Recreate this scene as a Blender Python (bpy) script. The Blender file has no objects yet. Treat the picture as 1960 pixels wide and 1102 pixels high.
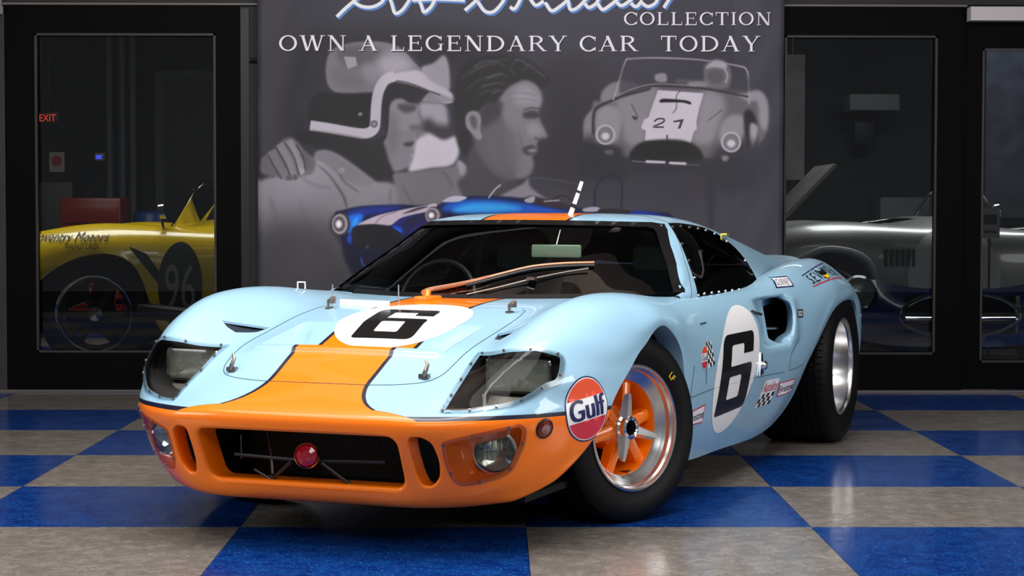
import bpy, bmesh, math, random
import numpy as np
from mathutils import Vector, Matrix
from mathutils.bvhtree import BVHTree
from mathutils.geometry import tessellate_polygon
C = bpy.context.scene.collection
R = math.radians
# ------------------------------------------------------------------ camera, world, lights
cam_data = bpy.data.cameras.new('camera'); cam = bpy.data.objects.new('camera', cam_data); C.objects.link(cam)
cam_data.sensor_width = 36; cam_data.sensor_fit = 'HORIZONTAL'; cam_data.lens = 3748.18 * 36 / 1960
PITCH, YAW, ROLL = .0402, -.0083, .0015
cam.location = (0, 0, 1.0068)
cam.rotation_euler = (Matrix.Rotation(YAW, 3, 'Z') @ Matrix.Rotation(math.pi/2 - PITCH, 3, 'X') @ Matrix.Rotation(ROLL, 3, 'Z')).to_euler()
cam_data.clip_start = .05; cam_data.clip_end = 100
bpy.context.scene.camera = cam
sc = bpy.context.scene
sc.view_settings.view_transform = 'Standard'; sc.view_settings.look = 'None'
sc.view_settings.exposure = 0; sc.view_settings.gamma = 1
try: sc.view_settings.use_curve_mapping = False
except Exception: pass
world = bpy.data.worlds.new('world'); sc.world = world; world.use_nodes = True
world.node_tree.nodes['Background'].inputs[0].default_value = (.9, .93, 1, 1)
world.node_tree.nodes['Background'].inputs[1].default_value = .22
def area(name, loc, size, power, rot=(0, 0, 0), color=(1, 1, 1), shape='RECTANGLE'):
    l = bpy.data.lights.new(name, 'AREA'); l.shape = shape; l.size, l.size_y = size; l.energy = power; l.color = color
    o = bpy.data.objects.new(name, l); o.location = loc; o.rotation_euler = rot; C.objects.link(o); return o
area('ceiling_panel', (-.6, 4.9, 3.25), (4.6, 2.6), 172, (0, 0, 0), (1, .985, .97))
area('ceiling_panel', (.2, .8, 3.2), (4.6, 1.8), 150, (R(28), 0, 0), (1, .99, .98))
area('side_softbox', (5.6, 4.8, 2.2), (1.2, 2.6), 110, (0, R(62), 0), (1, .98, .96))
area('side_softbox', (-5.4, 4.6, 2.2), (1.2, 2.6), 90, (0, R(-62), 0), (.97, .98, 1))
area('banner_fill', (0, 5.6, 3.2), (3.4, .4), 95, (R(66), 0, 0), (1, .98, 1))  # added fill light that brightens the banner, not a fixture of the hall
area('ceiling_fill', (0, 7.0, 2.6), (4.0, .6), 150, (R(180), 0, 0), (1, .93, .88))  # added light thrown upward, so the ceiling shows in the windscreen
# ------------------------------------------------------------------ generic helpers
def lin(h):
    h = h.lstrip('#'); v = [int(h[i:i+2], 16) / 255 for i in (0, 2, 4)]
    return tuple(c / 12.92 if c <= .04045 else ((c + .055) / 1.055) ** 2.4 for c in v) + (1,)
MATS = {}
def mat(name, color=(.5, .5, .5), rough=.4, metal=0, coat=0, spec=.5, trans=0, ior=1.45, emit=None, alpha=1, noise=None, bump=None):
    if name in MATS: return MATS[name]
    m = bpy.data.materials.new(name); m.use_nodes = True; nt = m.node_tree; b = nt.nodes['Principled BSDF']
    if isinstance(color, str): color = lin(color)
    if len(color) == 3: color = tuple(color) + (1,)
    b.inputs['Base Color'].default_value = color
    b.inputs['Roughness'].default_value = rough; b.inputs['Metallic'].default_value = metal
    b.inputs['Coat Weight'].default_value = coat; b.inputs['Coat Roughness'].default_value = .03
    b.inputs['Specular IOR Level'].default_value = spec; b.inputs['Transmission Weight'].default_value = trans
    b.inputs['IOR'].default_value = ior; b.inputs['Alpha'].default_value = alpha
    if emit: b.inputs['Emission Color'].default_value = tuple(emit[0]) + (1,); b.inputs['Emission Strength'].default_value = emit[1]
    tc = nt.nodes.new('ShaderNodeTexCoord')
    if noise:   # (scale, amount): gentle tone variation
        n = nt.nodes.new('ShaderNodeTexNoise'); n.inputs['Scale'].default_value = noise[0]; n.inputs['Detail'].default_value = 4
        nt.links.new(tc.outputs['Object'], n.inputs['Vector'])
        mx = nt.nodes.new('ShaderNodeMix'); mx.data_type = 'RGBA'; mx.blend_type = 'MULTIPLY'; mx.inputs['Factor'].default_value = noise[1]
        mx.inputs[6].default_value = color
        cr = nt.nodes.new('ShaderNodeValToRGB'); cr.color_ramp.elements[0].position = .3; cr.color_ramp.elements[0].color = (.3, .3, .3, 1); cr.color_ramp.elements[1].position = .7
        nt.links.new(n.outputs['Fac'], cr.inputs['Fac']); nt.links.new(cr.outputs['Color'], mx.inputs[7]); nt.links.new(mx.outputs[2], b.inputs['Base Color'])
    if bump:
        n = nt.nodes.new('ShaderNodeTexNoise'); n.inputs['Scale'].default_value = bump[0]; n.inputs['Detail'].default_value = 5
        nt.links.new(tc.outputs['Object'], n.inputs['Vector'])
        bp = nt.nodes.new('ShaderNodeBump'); bp.inputs['Strength'].default_value = bump[1]; bp.inputs['Distance'].default_value = .01
        nt.links.new(n.outputs['Fac'], bp.inputs['Height']); nt.links.new(bp.outputs['Normal'], b.inputs['Normal'])
    MATS[name] = m; return m
def empty(name, label=None, cat=None, loc=(0, 0, 0), rot=(0, 0, 0), group=None, parent=None):
    o = bpy.data.objects.new(name, None); C.objects.link(o); o.location = loc; o.rotation_euler = rot; o.empty_display_size = .1
    return tag(o, label, cat, group, parent=parent)
def tag(o, label=None, cat=None, group=None, kind=None, parent=None):
    if label: o['label'] = label
    if cat: o['category'] = cat
    if group: o['group'] = group
    if kind: o['kind'] = kind
    if parent: o.parent = parent
    return o
def link(name, me, mats=None, parent=None, smooth=True, label=None):
    if mats is not None:
        for m in (mats if isinstance(mats, (list, tuple)) else [mats]): me.materials.append(m)
    if smooth: me.shade_smooth()
    o = bpy.data.objects.new(name, me); C.objects.link(o)
    if parent: o.parent = parent
    if label: o['label'] = label
    return o
def mesh_of(name, V, F):
    me = bpy.data.meshes.new(name); me.from_pydata([tuple(map(float, v)) for v in V], [], [tuple(int(i) for i in f) for f in F]); me.update(); return me
class MB:
    """collects simple solids and becomes ONE mesh object"""
    def __init__(s): s.V = []; s.F = []
    def add(s, V, F, M=None):
        n = len(s.V)
        for v in V:
            v = Vector(v)
            s.V.append(M @ v if M is not None else v)
        s.F += [tuple(i + n for i in f) for f in F]; return s
    def box(s, c, d, M=None, bev=0):
        x, y, z = d[0]/2, d[1]/2, d[2]/2
        T = Matrix.Translation(c) if M is None else M @ Matrix.Translation(c)
        if bev <= 0:
            V = [(i*x, j*y, k*z) for i in (-1, 1) for j in (-1, 1) for k in (-1, 1)]
            return s.add(V, [(0,1,3,2),(4,6,7,5),(0,4,5,1),(2,3,7,6),(0,2,6,4),(1,5,7,3)], T)
        bm = bmesh.new(); bmesh.ops.create_cube(bm, size=1); bmesh.ops.scale(bm, vec=d, verts=bm.verts)
        bmesh.ops.bevel(bm, geom=bm.edges[:], offset=bev, segments=2, affect='EDGES', profile=.5)
        bm.verts.index_update(); V = [v.co.copy() for v in bm.verts]; F = [[v.index for v in f.verts] for f in bm.faces]; bm.free()
        return s.add(V, F, T)
    def lathe(s, prof, seg=32, M=None, close=False):
        """prof: (radius, height) revolved about local z"""
        n = len(prof); V = []; F = []
        for i in range(seg):
            a = 2*math.pi*i/seg
            for r, h in prof: V.append((r*math.cos(a), r*math.sin(a), h))
        for i in range(seg):
            j = (i+1) % seg
            for k in range(n if close else n-1):
                l = (k+1) % n; F.append((i*n+k, j*n+k, j*n+l, i*n+l))
        return s.add(V, F, M)
    def cyl(s, p, q, r, r2=None, seg=16):
        p, q = Vector(p), Vector(q); d = q-p; L = d.length; r2 = r if r2 is None else r2
        M = Matrix.Translation(p) @ d.to_track_quat('Z', 'Y').to_matrix().to_4x4()
        return s.lathe([(0.0001, 0), (r, 0), (r2, L), (0.0001, L)], seg, M)
    def tube(s, pts, r, seg=8, closed=False):
        P = [Vector(p) for p in pts]; n = len(P); V = []; F = []; up = Vector((0, 0, 1)); prev = None
        for i in range(n):
            if closed: t = P[(i+1) % n] - P[i-1]
            else: t = P[min(i+1, n-1)] - P[max(i-1, 0)]
            t.normalize()
            if prev is None: a = t.cross(up); a = a if a.length > .1 else t.cross(Vector((1, 0, 0)))
            else: a = prev - t*prev.dot(t)
            a.normalize(); prev = a; b = t.cross(a); rr = r[i] if isinstance(r, (list, tuple)) else r
            for k in range(seg):
                w = 2*math.pi*k/seg; V.append(P[i] + (a*math.cos(w) + b*math.sin(w))*rr)
        for i in range(n if closed else n-1):
            j = (i+1) % n
            for k in range(seg): l = (k+1) % seg; F.append((i*seg+k, i*seg+l, j*seg+l, j*seg+k))
        if not closed: F.append(tuple(range(seg))[::-1]); F.append(tuple((n-1)*seg+k for k in range(seg)))
        return s.add(V, F)
    def prism(s, poly, z0, z1, M=None):
        """poly in local xy, extruded z0..z1"""
        n = len(poly); V = [(x, y, z0) for x, y in poly] + [(x, y, z1) for x, y in poly]
        F = [tuple(range(n))[::-1], tuple(range(n, 2*n))] + [(i, (i+1) % n, n+(i+1) % n, n+i) for i in range(n)]
        return s.add(V, F, M)
    def mesh(s, name='m'): 
        me = mesh_of(name, s.V, s.F); bm = bmesh.new(); bm.from_mesh(me); bmesh.ops.remove_doubles(bm, verts=bm.verts, dist=1e-5); bmesh.ops.recalc_face_normals(bm, faces=bm.faces); bm.to_mesh(me); bm.free(); return me
    def build(s, name, m, parent=None, smooth=True, label=None, bevel=0, sharp=35):
        me = s.mesh(name); o = link(name, me, m, parent, smooth, label)
        if smooth:
            try: me.set_sharp_from_angle(angle=R(sharp))
            except Exception: pass
        if bevel:
            b = o.modifiers.new('b', 'BEVEL'); b.width = bevel; b.segments = 2; b.limit_method = 'ANGLE'; b.angle_limit = R(40)
        return o
# natural C2 spline surfaces
def spl_mat(t, q):
    """matrix giving natural cubic interpolation of values at knots t, at params q"""
    n = len(t); h = np.diff(t); A = np.zeros((n, n)); B = np.zeros((n, n)); A[0, 0] = A[-1, -1] = 1
    for i in range(1, n-1):
        A[i, i-1], A[i, i], A[i, i+1] = h[i-1], 2*(h[i-1]+h[i]), h[i]
        B[i, i-1] = 6/h[i-1]; B[i, i+1] = 6/h[i]; B[i, i] = -6/h[i-1] - 6/h[i]
    K = np.linalg.solve(A, B); M = np.zeros((len(q), n))
    for r, x in enumerate(q):
        i = min(max(np.searchsorted(t, x) - 1, 0), n-2); a = (t[i+1]-x)/h[i]; b = 1-a
        M[r, i] += a; M[r, i+1] += b
        M[r] += ((a**3-a)*K[i] + (b**3-b)*K[i+1])*h[i]**2/6
    return M
def chord(G, axis):
    d = np.linalg.norm(np.diff(G, axis=axis), axis=2).mean(axis=1-axis); return np.concatenate([[0], np.cumsum(np.maximum(d, .004))])
def surface(G, su, sv, full=False):
    """G: rows x cols x 3, su/sv: subdivisions (int or list per gap); returns fine grid and params"""
    G = np.array(G, float); tu, tv = chord(G, 0), chord(G, 1)
    def params(t, s):
        s = [s]*(len(t)-1) if isinstance(s, int) else s; q = []; w = []
        for i, k in enumerate(s):
            for f in (np.arange(k)/k if isinstance(k, int) else k): q.append(t[i]+f*(t[i+1]-t[i])); w.append(i+f)
        return np.array(q + [t[-1]]), np.array(w + [len(t)-1])
    (qu, wu), (qv, wv) = params(tu, su), params(tv, sv)
    S = np.einsum('ai,ijk,bj->abk', spl_mat(tu, qu), G, spl_mat(tv, qv))
    return (S, wu, wv) if full else S
def grid_mesh(name, S, keep=None):
    a, b, _ = S.shape; F = []
    for i in range(a-1):
        for j in range(b-1):
            if keep is None or keep(i, j): F.append((i*b+j, i*b+j+1, (i+1)*b+j+1, (i+1)*b+j))
    me = mesh_of(name, S.reshape(-1, 3), F); return me
def spline2(pts, n=8, closed=False):
    """Catmull-Rom through points of any dimension"""
    P = [np.array(p, float) for p in pts]; m = len(P); out = []
    for i in range(m if closed else m-1):
        p1, p2 = P[i], P[(i+1) % m]
        p0 = P[i-1] if (i > 0 or closed) else 2*p1-p2; p3 = P[(i+2) % m] if (i+2 < m or closed) else 2*p2-p1
        for k in range(n):
            t = k/n; out.append(.5*((2*p1) + (p2-p0)*t + (2*p0-5*p1+4*p2-p3)*t*t + (3*p1-p0-3*p2+p3)*t**3))
    if not closed: out.append(P[-1])
    return out
def rounded(poly, r, n=5):
    """polygon with rounded corners (2D)"""
    out = []; m = len(poly)
    for i in range(m):
        p0, p1, p2 = (Vector(poly[(i+k) % m]) for k in (-1, 0, 1)); rr = r[i] if isinstance(r, (list, tuple)) else r
        a, b = (p0-p1), (p2-p1); la, lb = a.length, b.length; a.normalize(); b.normalize()
        d = min(rr, la*.45, lb*.45)
        for k in range(n+1):
            t = k/n; q = (p1+a*d)*(1-t)**2 + p1*2*t*(1-t) + (p1+b*d)*t*t; out.append((q.x, q.y))
    return out
# ------------------------------------------------------------------ the race car's body surfaces (x forward, y to its left, z up)
def mir(row):  # half row -> full row
    a = [list(p) for p in row]; return [[p[0], -p[1], p[2]] for p in a[:0:-1]] + a
YC = (0, .17, .33)
def row(c0, rest, c1=None, c2=None):
    x, z = c0; c1 = c1 or (x, z); c2 = c2 or (x, z)
    return [(x, 0, z), (c1[0], .17, c1[1]), (c2[0], .33, c2[1])] + list(rest)
LOWER = [
 row((.76,.138),[(.72,.38,.132),(.69,.44,.135),(.66,.49,.145),(.64,.53,.155),(.62,.565,.17),(.61,.59,.18),(.60,.61,.19),(.59,.63,.20)],None,(.75,.138)),
 row((.83,.136),[(.79,.41,.137),(.75,.47,.139),(.71,.53,.145),(.68,.57,.15),(.65,.605,.165),(.63,.63,.178),(.615,.65,.19),(.60,.665,.20)],None,(.822,.136)),
 row((.875,.158),[(.838,.42,.16),(.79,.49,.163),(.74,.545,.17),(.695,.595,.18),(.655,.635,.195),(.62,.67,.215),(.595,.695,.232),(.57,.715,.25)],None,(.868,.158)),
 row((.90,.205),[(.872,.42,.205),(.828,.495,.205),(.772,.557,.207),(.715,.612,.215),(.66,.657,.23),(.605,.695,.25),(.565,.725,.27),(.53,.745,.295)],None,(.893,.205)),
 row((.938,.28),[(.905,.425,.28),(.86,.505,.28),(.803,.572,.28),(.738,.632,.28),(.668,.682,.285),(.60,.72,.30),(.54,.75,.32),(.49,.77,.34)],None,(.93,.28)),
 row((.972,.35),[(.94,.43,.35),(.89,.512,.35),(.83,.585,.35),(.757,.647,.352),(.68,.697,.355),(.60,.735,.36),(.52,.765,.37),(.45,.785,.38)],None,(.966,.35)),
 row((.985,.395),[(.955,.43,.395),(.905,.51,.395),(.845,.585,.395),(.77,.65,.397),(.69,.70,.40),(.60,.74,.405),(.51,.772,.41),(.42,.79,.42)],None,(.978,.395)),
 row((.955,.428),[(.905,.432,.430),(.853,.522,.435),(.79,.605,.447),(.722,.668,.450),(.64,.715,.45),(.555,.75,.45),(.465,.778,.45),(.38,.793,.455)],None,(.945,.428)),
 row((.885,.462),[(.83,.44,.468),(.785,.54,.488),(.745,.62,.51),(.68,.683,.507),(.595,.732,.50),(.50,.763,.495),(.41,.784,.49),(.33,.797,.488)],(.883,.461),(.87,.462)),
 row((.814,.494),[(.755,.445,.505),(.72,.54,.550),(.68,.627,.578),(.605,.695,.568),(.52,.742,.55),(.43,.772,.535),(.345,.79,.525),(.27,.80,.522)],(.812,.492),(.795,.493)),
 row((.745,.526),[(.69,.44,.538),(.655,.54,.598),(.61,.630,.628),(.54,.702,.612),(.46,.750,.588),(.375,.779,.567),(.29,.793,.555),(.21,.80,.554)],(.744,.524),(.735,.522)),
 row((.645,.573),[(.59,.435,.578),(.56,.535,.637),(.52,.630,.672),(.455,.707,.650),(.38,.757,.617),(.30,.784,.594),(.22,.796,.583),(.14,.80,.58)],(.643,.571),(.63,.568)),
 row((.50,.606),[(.455,.435,.613),(.425,.535,.675),(.38,.630,.714),(.33,.710,.692),(.27,.762,.652),(.205,.789,.623),(.14,.798,.610),(.075,.80,.607)],(.498,.604),(.48,.602)),
 row((.30,.643),[(.27,.435,.649),(.245,.535,.702),(.21,.630,.735),(.175,.712,.716),(.14,.765,.677),(.10,.792,.648),(.055,.80,.635),(.01,.80,.628)],(.298,.641),(.29,.638)),
 row((.10,.675),[(.085,.435,.680),(.07,.535,.717),(.05,.630,.739),(.03,.71,.724),(.01,.766,.692),(-.01,.794,.662),(-.035,.80,.645),(-.06,.80,.632)],None,(.095,.673)),
 row((-.07,.692),[(-.075,.44,.694),(-.085,.54,.716),(-.10,.632,.733),(-.105,.706,.720),(-.11,.762,.69),(-.115,.793,.655),(-.125,.802,.63),(-.13,.80,.612)]),
 row((-.24,.699),[(-.24,.44,.700),(-.245,.54,.709),(-.25,.635,.721),(-.25,.70,.711),(-.245,.755,.68),(-.24,.79,.64),(-.225,.803,.60),(-.205,.80,.575)]),
 row((-.42,.700),[(-.42,.44,.700),(-.42,.54,.702),(-.41,.64,.709),(-.40,.70,.698),(-.38,.752,.665),(-.355,.787,.61),(-.31,.80,.55),(-.265,.80,.515)]),
 row((-.55,.695),[(-.55,.44,.695),(-.55,.55,.697),(-.54,.65,.702),(-.52,.705,.690),(-.49,.755,.65),(-.45,.788,.575),(-.38,.80,.49),(-.29,.80,.44)]),
 row((-.68,.695),[(-.68,.44,.695),(-.68,.56,.696),(-.68,.665,.697),(-.66,.714,.682),(-.62,.76,.63),(-.56,.79,.53),(-.45,.80,.41),(-.315,.80,.34)]),
 row((-.85,.695),[(-.85,.44,.695),(-.85,.57,.696),(-.85,.675,.696),(-.83,.72,.677),(-.79,.765,.61),(-.72,.793,.48),(-.57,.795,.32),(-.345,.785,.24)]),
 row((-1.03,.695),[(-1.03,.44,.695),(-1.03,.57,.696),(-1.03,.68,.696),(-1.02,.726,.674),(-1.0,.77,.60),(-.95,.797,.44),(-.80,.785,.25),(-.40,.757,.155)]),
 row((-1.22,.695),[(-1.22,.44,.695),(-1.22,.57,.696),(-1.22,.685,.697),(-1.22,.732,.674),(-1.21,.777,.60),(-1.18,.80,.43),(-1.10,.78,.24),(-.80,.75,.135)]),
 row((-1.42,.695),[(-1.42,.44,.695),(-1.42,.575,.697),(-1.42,.69,.702),(-1.42,.741,.679),(-1.42,.786,.60),(-1.41,.805,.42),(-1.38,.78,.24),(-1.20,.745,.125)]),
 row((-1.60,.70),[(-1.60,.45,.70),(-1.60,.59,.703),(-1.60,.695,.718),(-1.60,.752,.693),(-1.60,.797,.61),(-1.60,.812,.43),(-1.60,.795,.25),(-1.50,.74,.125)]),
 row((-1.78,.70),[(-1.78,.46,.705),(-1.78,.60,.712),(-1.78,.70,.748),(-1.78,.767,.722),(-1.78,.814,.62),(-1.78,.822,.44),(-1.76,.80,.28),(-1.72,.755,.165)]),
 row((-1.95,.70),[(-1.95,.47,.71),(-1.95,.605,.722),(-1.95,.705,.775),(-1.95,.782,.747),(-1.94,.836,.64),(-1.91,.838,.48),(-1.88,.815,.35),(-1.86,.785,.25)]),
 row((-2.12,.70),[(-2.12,.48,.71),(-2.12,.61,.732),(-2.12,.71,.791),(-2.12,.792,.762),(-2.10,.854,.68),(-2.06,.86,.57),(-2.02,.845,.47),(-1.96,.812,.36)]),
 row((-2.28,.70),[(-2.28,.49,.71),(-2.28,.615,.740),(-2.28,.715,.796),(-2.27,.80,.767),(-2.24,.862,.705),(-2.19,.877,.64),(-2.13,.87,.575),(-2.06,.84,.46)]),
 row((-2.43,.70),[(-2.43,.49,.712),(-2.43,.615,.745),(-2.43,.715,.794),(-2.42,.80,.760),(-2.39,.862,.705),(-2.34,.881,.66),(-2.27,.882,.62),(-2.20,.868,.575)]),
 row((-2.60,.70),[(-2.60,.49,.715),(-2.60,.61,.745),(-2.60,.71,.782),(-2.58,.795,.738),(-2.55,.857,.69),(-2.51,.880,.655),(-2.46,.884,.632),(-2.42,.875,.613)]),
 row((-2.78,.70),[(-2.78,.48,.715),(-2.78,.60,.738),(-2.78,.70,.760),(-2.76,.782,.705),(-2.72,.845,.650),(-2.68,.868,.625),(-2.64,.873,.612),(-2.60,.87,.605)]),
 row((-2.96,.70),[(-2.96,.47,.71),(-2.96,.59,.722),(-2.96,.69,.722),(-2.92,.77,.655),(-2.87,.83,.595),(-2.82,.855,.572),(-2.76,.865,.56),(-2.69,.865,.555)]),
 row((-3.10,.66),[(-3.10,.46,.665),(-3.10,.58,.665),(-3.08,.68,.655),(-3.04,.76,.58),(-2.96,.82,.52),(-2.89,.845,.50),(-2.81,.858,.49),(-2.72,.86,.49)]),
 row((-3.14,.50),[(-3.14,.46,.50),(-3.13,.57,.50),(-3.11,.67,.49),(-3.07,.75,.45),(-2.99,.81,.42),(-2.92,.835,.40),(-2.84,.85,.39),(-2.76,.85,.38)]),
 row((-3.12,.33),[(-3.12,.46,.33),(-3.12,.57,.33),(-3.10,.66,.33),(-3.06,.74,.32),(-2.99,.80,.30),(-2.93,.82,.29),(-2.86,.835,.28),(-2.78,.84,.28)]),
]
LG = np.array([mir(r) for r in LOWER])
LIPF = [0,.05,.085,.12,.155,.2,.27,.34,.41,.48,.55,.62,.69,.76,.83,.92]
ROWSUB = [3,4,4,6,6,4,5,7,7,7,[0,.15,.3,.45,.6,.72,.82,.90,.95],LIPF,16,16,14,12,12,10,10,12,12,12,12,12,12,12,12,12,12,12,12,10,8,6,6]
CF = [0,.07,.14,.21,.28,.35,.42,.49,.56,.63,.70,.77,.84,.885,.925,.96]
COLH = [9,CF,8,8,8,7,10,14,12,12]; COLSUB = [([0]+[1-f for f in CF[:0:-1]]) if c is CF else c for c in COLH[::-1]] + COLH
LS, LU, LV = surface(LG, ROWSUB, COLSUB, True)
def sstep(a, b, x):
    t = np.clip((x-a)/(b-a), 0, 1); return t*t*(3-2*t)
# radiator outlet let into the hood behind the raised lip: the walls follow the grid lines
U_, V_ = np.meshgrid(LU, np.abs(LV-10), indexing='ij')
X_ = LS[:, :, 0]
ramp = np.clip((X_-.30)/(.61-.30), 0, 1)
Y_ = np.abs(LS[:, :, 1]); ridge = .19 + .085*np.clip((.61-X_)/.29, 0, 1)
d_ = ramp*(.050 + .036*sstep(ridge-.006, ridge+.014, Y_))*(V_ < 1.90)*(U_ > 11.14)*(X_ > .28)*(U_ < 14)
LS[:, :, 2] -= d_
LS[:, :, 2] += .013*sstep(10.80, 10.97, U_)*(1-sstep(11.10, 11.16, U_))*(1-sstep(1.80, 2.05, V_))   # raised edge of the lip
LS[:, :, 0] += .004*np.exp(-((U_-10.95)/.06)**2)*(V_ < 1.95)
# channel pressed into the flank ahead of the side scoop, and its flared rear lip
Z_ = LS[:, :, 2]; sgn = np.sign(LS[:, :, 1])
win = sstep(.462, .50, Z_)*(1-sstep(.645, .668, Z_))*(V_ > 5)
dy = -.050*sstep(-1.27, -1.52, X_)*(1-sstep(-1.66, -1.705, X_))*win + .010*np.exp(-((X_+1.73)/.05)**2)*win
LS[:, :, 1] += sgn*dy
GH = [
 [(-.205,0,.690),(-.23,.17,.690),(-.29,.33,.693),(-.38,.47,.697),(-.46,.56,.70),(-.56,.65,.700),(-.575,.67,.698),(-.60,.69,.694),(-.60,.695,.62)],
 [(-.40,0,.795),(-.42,.17,.793),(-.475,.325,.79),(-.56,.455,.785),(-.64,.55,.783),(-.745,.630,.778),(-.75,.668,.738),(-.755,.695,.692),(-.755,.70,.62)],
 [(-.61,0,.89),(-.625,.17,.888),(-.67,.315,.884),(-.745,.43,.878),(-.815,.505,.872),(-.895,.565,.858),(-.905,.640,.782),(-.91,.695,.690),(-.91,.70,.62)],
 [(-.83,0,.965),(-.838,.17,.9635),(-.87,.31,.961),(-.92,.40,.958),(-.965,.45,.955),(-1.035,.492,.943),(-1.05,.612,.832),(-1.06,.695,.69),(-1.06,.70,.62)],
 [(-.95,0,.984),(-.955,.17,.983),(-.98,.31,.979),(-1.02,.40,.973),(-1.06,.455,.965),(-1.12,.498,.946),(-1.14,.612,.836),(-1.15,.693,.69),(-1.15,.70,.62)],
 [(-1.15,0,.992),(-1.15,.17,.991),(-1.16,.31,.987),(-1.18,.40,.979),(-1.20,.46,.966),(-1.23,.505,.944),(-1.24,.612,.838),(-1.25,.692,.69),(-1.25,.70,.62)],
 [(-1.4,0,.985),(-1.4,.17,.984),(-1.4,.31,.982),(-1.41,.40,.975),(-1.42,.465,.960),(-1.43,.512,.935),(-1.44,.617,.832),(-1.44,.692,.692),(-1.44,.70,.62)],
 [(-1.65,0,.955),(-1.65,.17,.955),(-1.65,.31,.955),(-1.65,.40,.952),(-1.65,.47,.936),(-1.65,.525,.905),(-1.65,.622,.810),(-1.65,.690,.70),(-1.65,.70,.62)],
 [(-1.9,0,.90),(-1.9,.17,.902),(-1.9,.31,.908),(-1.9,.405,.914),(-1.9,.475,.900),(-1.9,.535,.868),(-1.9,.615,.785),(-1.9,.67,.70),(-1.9,.68,.62)],
 [(-2.15,0,.84),(-2.15,.17,.843),(-2.15,.31,.855),(-2.15,.42,.868),(-2.15,.485,.860),(-2.15,.54,.83),(-2.15,.60,.765),(-2.15,.64,.70),(-2.15,.65,.62)],
 [(-2.45,0,.79),(-2.45,.17,.792),(-2.45,.31,.80),(-2.45,.43,.815),(-2.45,.5,.808),(-2.45,.55,.785),(-2.45,.585,.74),(-2.45,.61,.70),(-2.45,.62,.62)],
 [(-2.8,0,.765),(-2.8,.17,.766),(-2.8,.31,.77),(-2.8,.43,.78),(-2.8,.5,.775),(-2.8,.55,.757),(-2.8,.575,.73),(-2.8,.60,.69),(-2.8,.61,.62)],
 [(-3.11,0,.79),(-3.11,.17,.79),(-3.11,.31,.79),(-3.11,.43,.79),(-3.11,.5,.775),(-3.11,.55,.74),(-3.11,.575,.70),(-3.11,.59,.66),(-3.11,.60,.60)],
]
GG = np.array([mir(r) for r in GH])
GS = surface(GG, [10,10,10,6,10,10,10,10,10,10,10,8], [6]*7+[3]+[3]+[6]*7)
# ------------------------------------------------------------------ openings, lips, decals: working on the surfaces
CAR = empty('race_car', 'pale blue low endurance race car with orange nose and number 6 roundels', 'car', loc=(-.2177, 6.5666, 0), rot=(0, 0, -math.pi/2-.3928))
def bvh_of(me):
    return BVHTree.FromPolygons([v.co.copy() for v in me.vertices], [tuple(p.vertices) for p in me.polygons])
class Surf:
    def __init__(s, me):
        s.me = me; s.b = bvh_of(me); s.n = [v.normal.copy() for v in me.vertices]; s.p = [tuple(p.vertices) for p in me.polygons]; s.co = [v.co.copy() for v in me.vertices]
    def smooth_n(s, p, i):
        w = Vector((0, 0, 0))
        for k in s.p[i]: w += s.n[k] / ((s.co[k]-p).length + 1e-4)
        return w.normalized()
    def near_n(s, p):
        h = s.b.find_nearest(p); return s.smooth_n(p, h[2]) if h[0] else Vector((0, 0, 1))
    def cast(s, o, d, dist=3):
        h = s.b.ray_cast(Vector(o), Vector(d).normalized(), dist)
        if h[0] is None: return None
        return h[0], s.smooth_n(h[0], h[2])
AX = {  # projection frames: 2D (a, b) -> ray origin and direction
 'y+': (lambda a, b: (a, 1.6, b), (0, -1, 0)), 'y-': (lambda a, b: (a, -1.6, b), (0, 1, 0)),
 'z': (lambda a, b: (a, b, 1.8), (0, 0, -1)), 'x': (lambda a, b: (1.8, a, b), (-1, 0, 0))}
def frame(o, d, up=(0, 0, 1)):
    """custom projection frame: plane through o looking along d; a to the viewer's right when seen from outside"""
    d = Vector(d).normalized(); r = d.cross(Vector(up)).normalized(); u = r.cross(d)
    return (lambda a, b: tuple(Vector(o) + r*a + u*b), tuple(d)), r, u
def pip(p, polys):
    c = False; x, y = p
    for P in polys:
        n = len(P)
        for i in range(n):
            x1, y1 = P[i]; x2, y2 = P[i-1]
            if (y1 > y) != (y2 > y) and x < (x2-x1)*(y-y1)/(y2-y1)+x1: c = not c
    return c
def densify(P, d, closed=True):
    out = []; n = len(P)
    for i in range(n if closed else n-1):
        a, b = Vector(P[i]), Vector(P[(i+1) % n]); k = max(1, int((b-a).length/d))
        for j in range(k): q = a.lerp(b, j/k); out.append(tuple(q))
    if not closed: out.append(tuple(P[-1]))
    return out
def area2(P): return sum(P[i-1][0]*P[i][1]-P[i][0]*P[i-1][1] for i in range(len(P)))/2
def clean2(P, e=.0012):
    out = []
    for p in P:
        if not out or (Vector(p)-Vector(out[-1])).length > e: out.append(tuple(p))
    if (Vector(out[0])-Vector(out[-1])).length <= e: out.pop()
    return out
def offset2(P, r):
    P = clean2(P)
    n = len(P); s = 1 if area2(P) > 0 else -1; out = []
    for i in range(n):
        a, b, c = Vector(P[i-1]), Vector(P[i]), Vector(P[(i+1) % n])
        e1, e2 = (b-a).normalized(), (c-b).normalized(); n1, n2 = Vector((e1.y, -e1.x))*s, Vector((e2.y, -e2.x))*s
        m = (n1+n2); m = m.normalized() if m.length > 1e-6 else n1
        out.append(tuple(b + m*r/max(.5, m.dot(n1))))
    return out
from mathutils.geometry import delaunay_2d_cdt
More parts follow.
